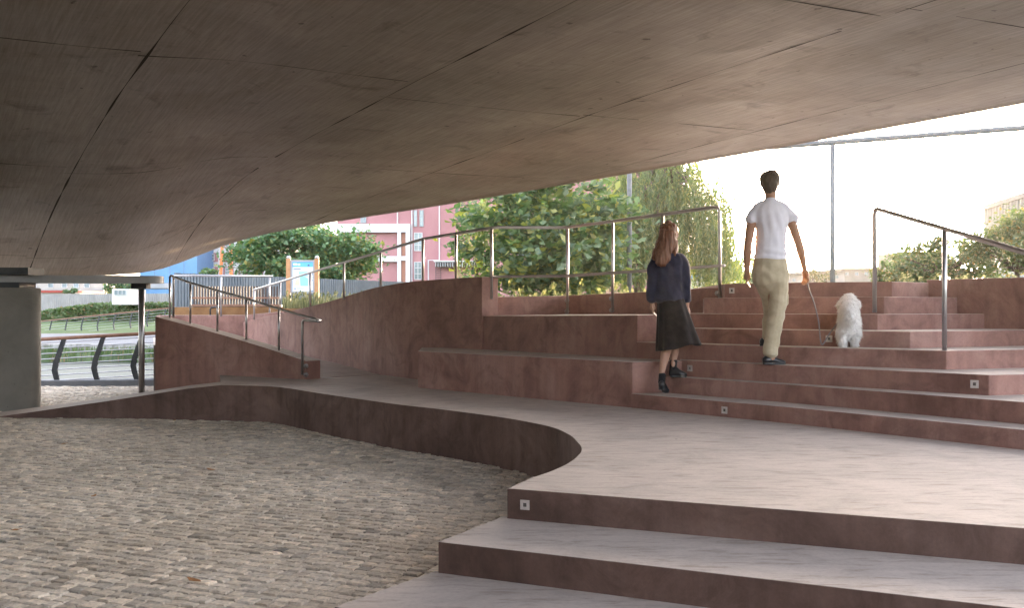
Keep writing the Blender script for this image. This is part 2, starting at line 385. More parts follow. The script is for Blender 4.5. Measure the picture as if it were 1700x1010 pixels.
# light fitting used on risers
def step_light(parent, p, d, s=.075, label=None):
    """small square recessed light; p centre on the face, d = outward unit vector"""
    d = Vector(d).normalized(); u = Vector((-d.y, d.x, 0)); w = Vector((0, 0, 1))
    def slab(x0, x1, z0, z1, t0, t1):
        bm_ = bmesh.new()
        c = [p + u*x + w*z + d*t0 for x, z in ((x0, z0), (x1, z0), (x1, z1), (x0, z1))]
        e = [p + u*x + w*z + d*t1 for x, z in ((x0, z0), (x1, z0), (x1, z1), (x0, z1))]
        hexa(bm_, c, e); return bm_
    h = s / 2; q = h * .42
    bm_ = bmesh.new()
    for x0, x1, z0, z1 in ((-h, -q, -h, h), (q, h, -h, h), (-q, q, -h, -q), (-q, q, q, h)):
        c = [p + u*x + w*z - d*.02 for x, z in ((x0, z0), (x1, z0), (x1, z1), (x0, z1))]
        e = [p + u*x + w*z + d*.006 for x, z in ((x0, z0), (x1, z0), (x1, z1), (x0, z1))]
        hexa(bm_, c, e)
    o = obj('step_light', bm_, M['lightplate'], parent)
    obj('lens', slab(-q, q, -q, q, -.02, .001), M['lens'], o)
    return o
M['lightplate'] = bmat('light_frame', (.42, .38, .36), (.55, .5, .48), 30, .45)
M['lens'] = mat('light_lens', (.10, .09, .085), .15, 0, .6)

# front steps (below the platform)
fs = thing('front_staircase', 'two broad dark brown concrete steps in the foreground, leading down off the platform', 'steps', G(1100, 350, -.4))
T1 = [G(727, 352.8, -.137), G(1000, 381, -.137), G(1700, 455, -.137), (6.2, 2.6, -.137), (7, 4.6, -.137), G(1700, 385, -.137), G(1000, 328, -.137), G(836, 314, -.137)]
T2 = [G(555, 398, -.284), G(800, 440, -.284), (6, 3.0, -.284), (6.5, 3.5, -.284), G(1700, 450, -.284), G(1000, 376, -.284), G(722, 350, -.284)]
for P_, nm in ((T1, 'step'), (T2, 'step')):
    bm = bmesh.new(); prism(bm, P_, -.5)
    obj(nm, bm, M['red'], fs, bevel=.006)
e0, e1 = G(841.6, 317.7, PZ), G(1700, 388, PZ)
dv = (e1 - e0).normalized(); nv = Vector((dv.y, -dv.x, 0))
pl = e0 + dv * ((W(872, 836, 320) - e0).dot(dv)); pl.z = PZ - .078
tag(step_light(None, pl, nv, .05), 'larger square step light on the lower platform riser in the foreground', 'light', 'step lights in the risers')

# upper stairs
us = thing('upper_staircase', 'wide flight of eight reddish concrete steps rising to the plaza', 'staircase', G(1350, 200, 0))
ZS = [0, .155, .31, .465, .62, .765, .91, 1.075, 1.232]
ST = {1: [(1048, 175), (1311, 203), (1700, 249.7), (2100, 297)],
      2: [(1085, 171), (1150, 178), (1311, 194), (1700, 238.5), (2100, 284)],
      3: [(1128, 171.6), (1311, 190.5), (1642, 222), (1700, 219.6), (2100, 204)],
      4: [(1056, 162.6), (1165, 173), (1311, 186), (1571, 204.7), (1700, 198.5), (2100, 180)],
      5: [(1100, 160), (1157, 167), (1311, 180), (1511, 193), (1700, 181), (2100, 160)],
      6: [(1100, 157.5), (1169, 161.5), (1311, 173), (1457, 181), (1640, 167.5)],
      7: [(1169, 156), (1311, 165.5), (1468, 174), (1600, 163)],
      8: [(1203, 152.5), (1311, 159), (1481, 166), (1560, 158)]}
BACK = {1: 150, 2: 146, 3: 143, 4: 140, 5: 137, 6: 134, 7: 131, 8: 90}
for k, L in ST.items():
    z = ZS[k]; pts = [G(a, q, z) for a, q in L]
    lx, rx = pts[0], pts[-1]
    yb = F / BACK[k]
    bk = [Vector((max(rx.x + (.3 if k > 5 else 0), rx.x), max(yb, rx.y + .6), z)), Vector((lx.x + .35, yb, z))]
    bm = bmesh.new(); prism(bm, pts + bk, -.45)
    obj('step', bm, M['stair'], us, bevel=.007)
def on_step(k, px, dz):
    L = ST[k]
    for (a, qa), (b, qb) in zip(L, L[1:]):
        if a <= px <= b:
            q = qa + (qb - qa) * (px - a) / (b - a); A, B = G(a, qa, 0), G(b, qb, 0)
            d = (B - A).normalized(); return G(px, q, ZS[k] - dz), Vector((d.y, -d.x, 0)), q
for k, px in ((1, 1203), (3, 1145.5), (3, 1618), (5, 1376.5), (8, 1215)):
    p, n_, q = on_step(k, px, .075); step_light(us, p, n_, .06)

# block walls left of the stairs
def wall(name, L, t, label, cat='wall', m=None, bevel=.008, group=None, cap=None):
    """L: (px, scale, ztop, zbottom) along the face towards the camera; thickness t away"""
    fr = [(G(a, k, zt), zb) for a, k, zt, zb in L]; n = len(fr); bk = []
    for i in range(n):
        d = (fr[min(i+1, n-1)][0] - fr[max(i-1, 0)][0]); d.z = 0; d.normalize(); nn = Vector((-d.y, d.x, 0))
        bk.append(fr[i][0] + nn * t)
    bm = bmesh.new()
    v = [[bm.verts.new(p[0]), bm.verts.new(q), bm.verts.new((q.x, q.y, p[1])), bm.verts.new((p[0].x, p[0].y, p[1]))] for p, q in zip(fr, bk)]
    for a, b in zip(v, v[1:]):
        for i in range(4): bm.faces.new([a[i], a[(i+1) % 4], b[(i+1) % 4], b[i]])
    bm.faces.new(v[0]); bm.faces.new(v[-1][::-1])
    o = obj(name, bm, m or M['stair'], bevel=bevel)
    return tag(o, label, cat, group)
bm = bmesh.new()
prism(bm, [G(694, 139.5, .455), G(1050, 175, .455), G(1132, 172, .455), G(1135, 150, .455), G(800, 128, .455), G(700, 128, .455)], -.4)
tag(obj('seat_block', bm, M['stair'], bevel=.008), 'long low reddish concrete block with pale top at the left of the stairs', 'concrete block')
bm = bmesh.new()
prism(bm, [G(800, 133.5, .872), G(1058, 162.5, .895), G(1130, 158, .90), G(1200, 140, .905), G(940, 120, .90), G(800, 122, .872)], .3)
tag(obj('seat_block', bm, M['stair'], bevel=.008), 'upper red concrete block, standing on the back of the long low block', 'concrete block')
wall('parapet_wall', [(812, 131, 1.108, .5), (940, 125, 1.135, .5), (1060, 135, 1.165, .5), (1207, 150, 1.205, .5)], .25, 'low parapet wall carrying the railing brackets behind the woman')
wall('retaining_wall', [(1538, 159.6, 1.262, .3), (1590, 164, 1.262, .3), (1640, 168.5, 1.262, .3), (1700, 174, 1.262, .3), (1900, 200, 1.262, .3)], .3, 'dark stained retaining wall at the right end of the upper stairs')
# curved ramp wall
w1 = [(404, 79, .674, .2), (430, 82.5, .77, .1), (465, 88, .868, 0), (510, 95, .99, -.1), (550, 101, 1.09, -.2), (590, 108, 1.20, -.2), (620, 114, 1.262, -.2), (650, 119, 1.298, -.2), (680, 123, 1.325, -.2), (720, 127, 1.34, -.2), (760, 130.5, 1.35, -.2), (800, 134, 1.357, -.2)]
def dens(L, n=4):
    out = spline([Vector(a[:3]) for a in L], n); zb = spline([Vector((a[0], a[3], 0)) for a in L], n)
    return [(p.x, p.y, p.z, q.y) for p, q in zip(out, zb)]
wall('ramp_wall', dens(w1), .27, 'tall curving reddish brown concrete wall along the far side of the ramp', bevel=.006)
w2 = [(257.5, 112, .844, -.5), (320, 114.5, .70, -.5), (380, 117.5, .563, -.5), (440, 121, .425, -.5), (508.6, 125, .264, -.5)]
wall('ramp_wall', w2, .26, 'dark brown wedge shaped wall sloping down to the right at the near side of the ramp', bevel=.006)
wall('landing_wall', [(262, 78, .82, -.5), (340, 76.5, .82, -.5), (404, 75.5, .82, -.5), (470, 76, .9, -.5)], .25, 'short lilac concrete wall closing the ramp landing under the bench')
# ramp surface
RP = [(G(512, 122.5, .016), G(632, 115.5, .016)), (G(455, 113, .07), G(560, 101, .08)), (G(400, 107, .15), G(500, 91.5, .15)), (G(350, 104, .24), G(450, 82, .24)), (G(310, 102, .34), G(398, 76.4, .36)), (G(255, 100, .36), G(255, 76.4, .36))]
bm = bmesh.new()
v = [[bm.verts.new(a), bm.verts.new(b), bm.verts.new((b.x, b.y, -.6)), bm.verts.new((a.x, a.y, -.6))] for a, b in RP]
for a, b in zip(v, v[1:]):
    for i in range(4): bm.faces.new([a[i], a[(i+1) % 4], b[(i+1) % 4], b[i]])
bm.faces.new(v[0]); bm.faces.new(v[-1][::-1]); struct(obj('ramp', bm, M['red']))
wall('planter_wall', [(288, 72.5, 1.0, -.4), (448, 72.5, 1.0, -.4), (560, 80, 1.03, -.4)], .3, 'rusty ochre planter edge below the slatted bench', m=M['ochre'])

# ------------------------------------------------------------------ bridge deck
EDGE = [(-1600, 458, 118), (-600, 458, 112), (-100, 458, 104), (100, 458, 100), (180, 458, 97.5), (244, 457.4, 95), (270, 448.7, 92), (296.5, 437, 89), (333.5, 423.5, 86), (368, 409, 83), (402, 395, 81), (455, 385, 83), (498, 378.5, 84.5), (569, 366, 87), (611, 360, 88.5), (750, 339, 93.5), (850, 322, 98), (1000, 296, 104), (1200, 262, 115), (1400, 226, 127), (1700, 172, 145), (2300, 66, 181)]
cols = []
for a, b in zip(EDGE, EDGE[1:]):
    n = max(1, int((b[0] - a[0]) / 60)) if a[0] > -100 and b[0] < 2400 else 5
    for i in range(n):
        t = i / n; cols.append([p + (q - p) * t for p, q in zip(a, b)])
cols.append(list(EDGE[-1]))
# smooth the polyline a little
for _ in range(2):
    cols = [cols[0]] + [[(cols[i-1][j] + 2*cols[i][j] + cols[i+1][j]) / 4 for j in range(3)] for i in range(1, len(cols)-1)] + [cols[-1]]
NR = 36
def soffit_pt(c, s):
    px, py, k = c; Ye = F / k; ze = EYE + (YH - py) / k
    Y = 2.6 + (Ye - 2.6) * s
    p = 1.0 + 1.3 * min(1, max(0, (3.3 - ze) / 1.8)) + .3
    return Vector(((px - 850) * Y / F, Y, 3.42 + (ze - 3.42) * s ** p))
rows = []
for px, py, k in cols:
    r_ = [Vector(((px - 850) * 2.6 / F * ((3.2 if px < 850 else 1.3) if j else 1), 2.6 - j * 3.4, 3.42)) for j in (3, 2, 1)]  # unseen rear span, widened left for shade and narrowed right to admit light
    r_ += [soffit_pt((px, py, k), i / NR) for i in range(NR + 1)]
    rows.append(r_)
AL, AC = Vector((-.5255, .8508, 0)), Vector((.8508, .5255, 0))
nc, nr_ = len(rows), len(rows[0]); V = [tuple(p) for r_ in rows for p in r_]; off = len(V)
V += [(p.x, p.y, p.z + .55) for r_ in rows for p in r_]
Fc = []; ix = lambda i, j: i * nr_ + j
for i in range(nc - 1):
    for j in range(nr_ - 1):
        Fc.append((ix(i, j), ix(i, j+1), ix(i+1, j+1), ix(i+1, j)))
        Fc.append((off+ix(i, j), off+ix(i+1, j), off+ix(i+1, j+1), off+ix(i, j+1)))
for i in range(nc - 1):
    for j in (0, nr_ - 1):
        Fc.append((ix(i, j), ix(i+1, j), off+ix(i+1, j), off+ix(i, j)))
for j in range(nr_ - 1):
    for i in (0, nc - 1):
        Fc.append((ix(i, j), off+ix(i, j), off+ix(i, j+1), ix(i, j+1)))
bridge = thing('bridge', 'sweeping board marked concrete bridge underside overhead, filling the top of the view', 'bridge', (0, 9, 3.4))
deck = obj('deck', (V, Fc), M['soffit'], bridge, smooth=False)
for p in deck.data.polygons: p.use_smooth = p.index < 2 * (nc-1) * (nr_-1)
uv = deck.data.uv_layers.new(name='uv')
for l in deck.data.loops:
    p = Vector(V[l.vertex_index]); uv.data[l.index].uv = (p.dot(AL), p.dot(AC))
# formwork joints: thin dark strips following the underside
from mathutils.bvhtree import BVHTree
bvh = BVHTree.FromPolygons([Vector(v) for v in V], [f for f in Fc[:2*(nc-1)*(nr_-1):2]])
def on_soffit(al, ac):
    p = AL * al + AC * ac
    h = bvh.ray_cast(Vector((p.x, p.y, 0)), Vector((0, 0, 1)))
    return h[0]
jb = bmesh.new()
def joint(al0, ac0, al1, ac1, w=.012):
    L = math.hypot(al1-al0, ac1-ac0); n = max(2, int(L / .18)); prev = None
    d = Vector((al1-al0, ac1-ac0)).normalized(); nn = Vector((-d.y, d.x))
    for i in range(n + 1):
        t = i / n; a, c = al0 + (al1-al0)*t, ac0 + (ac1-ac0)*t
        ww = w * (.25 + 1.3 * abs(noise.noise(Vector((a*1.3, c*1.3, 5)))) * 2)
        wob = .008 * noise.noise(Vector((a*.7, c*.7, 2)))
        a += nn.x * wob; c += nn.y * wob
        p, q = on_soffit(a + nn.x*ww/2, c + nn.y*ww/2), on_soffit(a - nn.x*ww/2, c - nn.y*ww/2)
        if p is None or q is None or noise.noise(Vector((a*.9, c*.9, 9))) < -.33: prev = None; continue
        cur = [jb.verts.new((p.x, p.y, p.z - .003)), jb.verts.new((q.x, q.y, q.z - .003))]
        if prev: jb.faces.new([prev[0], cur[0], cur[1], prev[1]])
        prev = cur
jc = [-3.0, -.5, 1.95, 4.48, 6.9, 9.35, 11.8]
for c_ in jc: joint(-6, c_, 26, c_ + .15, .017)
r2 = random.Random(11)
for i, c_ in enumerate(jc[:-1]):
    for al in (1.3, 5.4, 9.6, 13.7, 17.6):
        o_ = r2.uniform(-.35, .35) if i % 2 else r2.uniform(-.15, .15)
        joint(al + o_, c_, al + o_ - .25, jc[i+1], .015)
obj('joint_lines', jb, M['joint'], bridge)
tag(obj('added_shade_wall', boxm(((-24, -6.5, -1), (3.0, -5.6, 3.5)), ((-11, -5.6, -1), (-10, 9.5, 3.2))), M['pier']), 'plain concrete wall added out of view to shade the near steps', 'wall')  # unseen L-shaped wall, added to keep light off the near risers
# pier at the left with bearing and steel plate above
pr = thing('bridge_pier', 'grey concrete bridge pier at the left edge of the view', 'pier', G(10, 121, -.42))
def rounded_slab(x0, x1, y0, y1, z0, z1, r_, n=8):
    pts = []
    for cx, cy, a0 in ((x1-r_, y1-r_, 0), (x0+r_, y1-r_, 90), (x0+r_, y0+r_, 180), (x1-r_, y0+r_, 270)):
        for i in range(n+1):
            a = R(a0 + 90*i/n); pts.append((cx + r_*math.cos(a), cy + r_*math.sin(a), z1))
    bm_ = bmesh.new(); prism(bm_, pts, z0); return bm_
pc = G(66, 122, 0)
bm = rounded_slab(-2.6, 0, 0, .9, -.45, 1.245, .12)
bmesh.ops.rotate(bm, verts=bm.verts, cent=(0, 0, 0), matrix=Matrix.Rotation(R(23.5), 3, 'Z')); bmesh.ops.translate(bm, verts=bm.verts, vec=(pc.x, pc.y, 0))
obj('shaft', bm, M['pier'], pr, bevel=.01)
obj('bearing', boxm(((pc.x-2.2, pc.y+.1, 1.245), (pc.x-.33, pc.y+.6, 1.325))), M['darksteel'], pr)
q0 = G(0, 121, 0); 
obj('bearing', boxm(((q0.x-1.5, q0.y+.05, 1.431), (q0.x+.36, q0.y+.55, 1.53))), M['darksteel'], pr)
sp_ = thing('steel_beam', 'flat grey steel beam under the bridge with sunlit rounded tip on a slim post', 'beam', G(235, 113, -.42))
a_, b_ = W(-260, 471, 121), W(272, 471, 115)
bm = rounded_slab(0, (b_-a_).length, -.22, .22, 0, .105, .21); 
bmesh.ops.rotate(bm, verts=bm.verts, cent=(0, 0, 0), matrix=Matrix.Rotation(math.atan2(b_.y-a_.y, b_.x-a_.x), 3, 'Z')); bmesh.ops.translate(bm, verts=bm.verts, vec=(a_.x, a_.y, 1.325))
obj('plate', bm, M['plate'], sp_, bevel=.01)
pp = W(235, 600, 114.5)
obj('post', tubem([(pp.x, pp.y, -.44), (pp.x, pp.y, 1.325)], .042, 16), M['steel'], sp_, smooth=True)
obj('bracket', boxm(((pp.x-.12, pp.y-.09, 1.25), (pp.x+.10, pp.y+.09, 1.324))), M['darksteel'], sp_)

print("rails",time.time()-T0)
# ---- handrails
def handrail(label, rail, posts, r=.019, group=None, extra=(), brackets=()):
    t = thing('handrail', label, 'handrail', rail[len(rail)//2][:] if False else G(rail[len(rail)//2][0], rail[len(rail)//2][2], .5), group)
    pts = smooth_path([W(*p) for p in rail], .07)
    obj('rail', tubem(pts, r, 12), M['steel'], t, smooth=True)
    for px, y0, y1, k in posts:
        A, B = W(px, y0, k), W(px, y1, k)
        po = obj('post', tubem([A, (A.x, A.y, B.z)], r * .92, 12), M['steel'], t, smooth=True)
    for e in extra: obj('mid_rail', tubem([W(*p) for p in e], r * .85, 10), M['steel'], t, smooth=True)
    for px, py, k in brackets:
        A = W(px, py, k); bm_ = tubem([A, A + Vector((.0, .13, 0))], .013, 8); tube(bm_, [A + Vector((0, .105, 0)), A + Vector((0, .125, 0))], .032, 12)
        obj('bracket', bm_, M['steel'], t, smooth=True)
    return t
handrail('long stainless railing climbing along the curved wall and across behind the woman',
    [(422, 481.5, 83), (465, 468.5, 89), (515, 453, 97), (571, 436, 105), (632, 418, 115), (702, 397, 125), (757, 388, 130), (816, 378.5, 133.5), (830, 377.5, 133), (932, 378, 128.5), (945, 377.3, 129), (1017, 367.5, 134.5), (1100, 356, 142), (1194, 343, 150), (1195, 392, 150), (1195, 497, 150)],
    [(422, 482, 531, 83), (465, 469, 522, 89), (515, 453, 509, 97), (571, 436, 497, 105), (632, 418, 480, 115), (702, 397, 469, 125), (757, 388, 464, 130), (816, 379, 497, 133.5), (942, 378, 520, 128.8), (1017, 368, 518, 134.5), (1100, 356, 512, 142)],
    extra=[[(816, 459.5, 133.3), (940, 458.5, 128.8), (1203, 441, 151)]],
    brackets=[(942, 499, 128.8), (942, 517.5, 128.8), (1017, 496, 134.5), (1017, 515.5, 134.5), (1195, 487, 150), (1100, 490, 142)])
handrail('stainless handrail following the sloping wedge wall down to a hooked end',
    [(288, 527, 107), (288, 459, 107), (283, 458, 111), (316, 470, 112.5), (361, 483, 115), (409, 496, 117.5), (463, 513, 121), (527, 531.5, 126.5), (533, 533, 128), (528, 534, 130), (502, 531.5, 127), (502, 623, 127)],
    [(282, 459, 531, 111), (316, 470, 541, 112.5), (361, 483, 554, 115), (409, 496, 568, 117.5), (463, 513, 582, 121)], r=.017,
    brackets=[(505, 609, 127), (505, 623.5, 127)])
handrail('thin level handrail on the lilac landing wall in front of the slatted fence',
    [(283, 458, 79), (330, 458.3, 78), (453, 459, 75.5)], [(287, 458, 526, 79), (367, 458.5, 526, 76.8), (447.6, 459, 521, 75.6)], r=.02)
handrail('stainless handrail at the right end of the upper stairs',
    [(1452, 519, 177), (1452, 346, 177), (1568, 380, 203), (1700, 419, 232), (1960, 496, 290)], [(1568, 381, 583, 203)], r=.021)

# ------------------------------------------------------------------ canal railings
def lean_railing(label, A, B, n, h, tw=.02, wires=8, lean=.18, dense=True, group=None, drop=0):
    t = thing('bank_railing', label, 'railing', (A + B) / 2, group)
    d = (B - A); L = d.length; u = d.normalized(); dep = Vector((0, 1, 0))
    up = Vector((0, 0, h))
    bm_ = bmesh.new(); tube(bm_, [A + up - u*.6, B + up + u*.6], .035, 10); obj('handrail', bm_, M['wood'], t, smooth=True)
    for i in range(n):
        p = A + d * (i / (n - 1))
        # curved flat blade post: leaning, bulging side profile
        prof = [(.09, 0), (.05, .16), (.02, .32), (.05, .50), (.13, .78), (.19, .985)]
        bm_ = bmesh.new(); rings = []
        for q, (o_, s) in enumerate(prof):
            wd = .043 * (1.1 - .35 * abs(s - .4))
            c = p + u * (o_ * lean / .18 - .1) + Vector((0, 0, h * s))
            rings.append([bm_.verts.new(c + u*a + dep*b) for a, b in ((-wd, -.02), (wd, -.02), (wd, .02), (-wd, .02))])
        for a, b in zip(rings, rings[1:]):
            for q in range(4): bm_.faces.new([a[q], a[(q+1) % 4], b[(q+1) % 4], b[q]])
        bm_.faces.new(rings[0]); bm_.faces.new(rings[-1])
        obj('post', bm_, M['darksteel'], t)
    bm_ = bmesh.new()
    for w_ in range(wires):
        s = .10 + .82 * w_ / (wires - 1) if wires > 1 else .5
        tube(bm_, [A + Vector((0, 0, h*s)) - u*.6, B + Vector((0, 0, h*s)) + u*.6], .011, 6)
    obj('wires', bm_, M['steel'], t)
    return t
A = W(-34, 647, 91.5); B = W(293, 628, 90); lean_railing('dark leaning post railing with brown handrail at the near canal edge', A, B, 6, .85)
lean_railing('distant leaning post railing climbing the grassy far bank', W(66-58, 566, 28), W(302, 537.5, 30), 12, .93, wires=6)

# ------------------------------------------------------------------ hedge, fences, far left buildings
def leaves_in(fn, n, size, m, name, parent=None, seed=1, droop=0):
    """n leaf quads; fn(r) gives centre and local spread direction"""
    r2 = random.Random(seed); V = []; Fc = []
    for _ in range(n):
        p = fn(r2); s = size * r2.uniform(.6, 1.35)
        a = Vector((r2.gauss(0, 1), r2.gauss(0, 1), r2.gauss(0, .8) - droop)).normalized()
        b = a.cross(Vector((r2.gauss(0, 1), r2.gauss(0, 1), r2.gauss(0, 1)))).normalized()
        k = len(V); w_ = s * r2.uniform(.38, .5)
        V += [tuple(p - a*s*.5), tuple(p - b*w_ + a*s*.05), tuple(p + a*s*.55), tuple(p + b*w_ + a*s*.05)]
        Fc.append((k, k+1, k+2, k+3))
    return obj(name, (V, Fc), m, parent)
def hedge_pt(r):
    px = r.uniform(60, 300); k = 25
    t = (px - 60) / 240; topy = 521 - 13 * min(1, max(0, (px-66)/90)) ** .7 - 2 * t; boty = 536 - 9 * t
    d = r.random() ** .5
    u_ = r.random(); face = r.random() < .55
    y = r.uniform(topy, boty) if face else topy + r.uniform(-1, 1)
    off_ = r.uniform(-.15, .1) if face else r.uniform(0, 1.4)
    return W(px, y, k) + Vector((0, off_, r.gauss(0, .05)))
hg = leaves_in(hedge_pt, 9000, .22, M['hedge'], 'hedge', seed=5)
tag(hg, 'long clipped green hedge with reddish tips on the far bank', 'hedge', kind=None)
def corr_fence():
    bm_ = bmesh.new(); A_, B_ = W(30, 500, 23), W(300, 500, 24); d = B_ - A_; n = 150; zt = 2.02
    pr_ = []
    for i in range(n + 1):
        p = A_ + d * (i / n) + Vector((0, .06 * (i % 2), 0)); pr_.append((p.x, p.y))
    vt = [bm_.verts.new((x, y, zt)) for x, y in pr_]; vb = [bm_.verts.new((x, y, 0)) for x, y in pr_]
    vt2 = [bm_.verts.new((x, y + .08, zt)) for x, y in pr_]; vb2 = [bm_.verts.new((x, y + .08, 0)) for x, y in pr_]
    for i in range(n):
        bm_.faces.new([vt[i], vb[i], vb[i+1], vt[i+1]]); bm_.faces.new([vt2[i], vt2[i+1], vb2[i+1], vb2[i]]); bm_.faces.new([vt[i], vt[i+1], vt2[i+1], vt2[i]])
    return obj('site_fence', bm_, M['dullwhite'])
tag(corr_fence(), 'white corrugated panel fence behind the hedge at far left', 'fence')
def facade(name, label, px0, px1, pyt, pyb, k, depth, m, group=None, cat='building'):
    A_, B_ = W(px0, pyb, k), W(px1, pyt, k); t = thing(name, label, cat, ((A_.x+B_.x)/2, A_.y, A_.z), group)
    obj('wall', boxm(((A_.x, A_.y, A_.z), (B_.x, A_.y + depth, B_.z))), m, t)
    t['k'] = k; return t
def fbox(t, nm, px0, px1, pyt, pyb, k, m, out=.1, inn=.05, sub=None):
    A_, B_ = W(px0, pyb, k), W(px1, pyt, k)
    return obj(nm, boxm(((A_.x, A_.y - out, A_.z), (B_.x, A_.y + inn, B_.z))), m, sub or t)
def window(t, px0, px1, pyt, pyb, k, nx=2, ny=2, fm='white'):
    A_, B_ = W(px0, pyb, k), W(px1, pyt, k); w_ = (B_.x - A_.x); h_ = B_.z - A_.z; s = min(w_, h_) * .07; y = A_.y
    fr = [((A_.x, y-.09, A_.z), (A_.x+s, y+.02, B_.z)), ((B_.x-s, y-.09, A_.z), (B_.x, y+.02, B_.z)), ((A_.x+s, y-.09, A_.z), (B_.x-s, y+.02, A_.z+s)), ((A_.x+s, y-.09, B_.z-s), (B_.x-s, y+.02, B_.z))]
    for i in range(1, nx): x = A_.x + w_*i/nx; fr.append(((x-s*.4, y-.08, A_.z+s), (x+s*.4, y+.02, B_.z-s)))
    for i in range(1, ny): z = A_.z + h_*i/ny; fr.append(((A_.x+s, y-.075, z-s*.4), (B_.x-s, y+.02, z+s*.4)))
    wf = obj('window', boxm(*fr), M[fm], t)
    obj('pane', boxm(((A_.x+s*.5, y-.04, A_.z+s*.5), (B_.x-s*.5, y+.01, B_.z-s*.5))), M['glass'], wf)
b1 = facade('office_building', 'beige low building with small windows above the white site fence', -40, 175, 455, 520, 17, 12, M['beige'])
for x in (30, 52, 80, 103, 122, 140): window(b1, x, x + 9, 469, 478, 17, 1, 1)
fbox(b1, 'ledge', -40, 175, 481, 484, 17, M['greyroof'], .5)
b1b = facade('shed', 'low shed with a long red roof edge above the white site fence', 50, 126, 486, 520, 19, 6, M['white'], cat='shed')
fbox(b1b, 'roof', 46, 128, 482.5, 486.5, 19, M['redroof'], .4, 6)
b2 = facade('blue_building', 'plain bright blue clad building beyond the bench, next to the bridge edge', 232, 327, 395, 520, 19, 14, M['bluewall'])
fbox(b2, 'band', 232, 290, 470, 479, 19, M['paintsteel'], .15)
for x in (256, 282, 305): fbox(b2, 'seam', x, x + .6, 396, 470, 19, M['glass'], .03)
b3 = facade('cabin', 'small white cabin behind the hedge beside the beam post', 186, 214, 480, 506, 26, 3, M['white'], cat='cabin')
window(b3, 190, 210, 482, 490, 26, 3, 1)
# slatted fence behind bench
def slat_fence():
    t = thing('slat_fence', 'slate blue fence of upright slats running behind the bench and map board', 'fence', W(450, 512, 62))
    A_, B_ = G(293, 68.5, 0), G(700, 50, 0); d = B_ - A_; L = d.length; u = d.normalized(); nrm = Vector((-u.y, u.x, 0))
    p_ = .1; n = int(L / p_); bm_ = bmesh.new(); r3 = random.Random(2)
    for i in range(n):
        s = i * p_; w_ = .033 if s < 2.4 else .041
        c = A_ + u * s; zt = 1.83 + r3.uniform(-.006, .006); zb = .95
        ps = [c - u*w_, c + u*w_, c + u*w_ + nrm*.05, c - u*w_ + nrm*.05]
        hexa(bm_, [(q.x, q.y, zb) for q in ps], [(q.x, q.y, zt) for q in ps])
    obj('slats', bm_, M['bluemetal'], t)
    bm_ = bmesh.new()
    for z in (1.1, 1.7):
        ps = [A_ + nrm*.052, B_ + nrm*.052, B_ + nrm*.09, A_ + nrm*.09]
        hexa(bm_, [(q.x, q.y, z) for q in ps], [(q.x, q.y, z+.05) for q in ps])
    obj('cross_rail', bm_, M['bluemetal'], t)
slat_fence()
# pale beam behind bench
tag(obj('footbridge_beam', boxm((tuple(W(238, 479.5, 58)), tuple(W(456, 470.5, 58) + Vector((0, .5, 0))))), M['plate'], bevel=.02), 'long pale grey horizontal beam seen behind the bench slats', 'beam')
# bench
bt = thing('park_bench', 'dark slatted wooden bench back above the ochre planter', 'bench', W(392, 510, 71))
M['benchwood'] = bmat('bench_wood', (.055, .04, .036), (.09, .065, .055), 8, .6)
bm = bmesh.new()
for i in range(30):
    px = 321 + i * 4.75; A_ = W(px, 508, 70.5); B_ = W(px + 2.9, 475.5, 70.5); box(bm, (A_.x, A_.y, A_.z), (B_.x, A_.y + .012, B_.z))
obj('backrest', bm, M['benchwood'], bt)
for y0, y1 in ((493.5, 496.5), (505.5, 509)): 
    A_, B_ = W(319, y1, 70.5), W(464, y0, 70.5); obj('rail', boxm(((A_.x, A_.y-.045, A_.z), (B_.x, A_.y-.002, B_.z))), M['wood'], bt)
A_, B_ = W(319, 509, 70.5), W(464, 505, 70.5); obj('seat', boxm(((A_.x, A_.y+.04, A_.z-.02), (B_.x, A_.y+.48, B_.z-.02))), M['benchwood'], bt)
for px in (330, 392, 452):
    A_ = W(px, 510, 70.5); obj('leg', boxm(((A_.x-.05, A_.y+.1, .7), (A_.x+.05, A_.y+.4, A_.z-.02))), M['kerb'], bt)
bollard = tubem(smooth_path([W(349, 524, 74), W(349, 511, 74), W(366, 510, 74)], .06), .018, 8)
tag(obj('pipe_rail', bollard, M['darksteel'], smooth=True), 'short bent dark pipe against the ochre planter under the bench', 'pipe')
# map board
mb = thing('map_board', 'park map board in a pale frame between two orange timber posts', 'sign', W(503, 510, 68))
M['timber'] = bmat('orange_timber', (.38, .19, .09), (.48, .26, .13), 9, .7)
for px in (479, 526):
    A_ = W(px, 430, 68); po = obj('post', boxm(((A_.x-.05, A_.y-.05, .9), (A_.x+.05, A_.y+.05, A_.z))), M['timber'], mb, bevel=.006)
    bm = bmesh.new(); bmesh.ops.create_uvsphere(bm, u_segments=12, v_segments=8, radius=.05); bmesh.ops.translate(bm, verts=bm.verts, vec=(A_.x, A_.y, A_.z + .03)); obj('finial', bm, M['steel'], po, smooth=True)
A_, B_ = W(482.5, 487, 68), W(523, 432, 68); y = A_.y
obj('frame', boxm(((A_.x, y-.03, A_.z), (B_.x, y+.04, A_.z+.045)), ((A_.x, y-.03, B_.z-.045), (B_.x, y+.04, B_.z)), ((A_.x, y-.03, A_.z+.045), (A_.x+.045, y+.04, B_.z-.045)), ((B_.x-.045, y-.03, A_.z+.045), (B_.x, y+.04, B_.z-.045))), M['plate'], mb)
pan = obj('panel', boxm(((A_.x+.04, y-.01, A_.z+.04), (B_.x-.04, y+.03, B_.z-.04))), mat('map_paper', (.62, .70, .82), .35), mb)
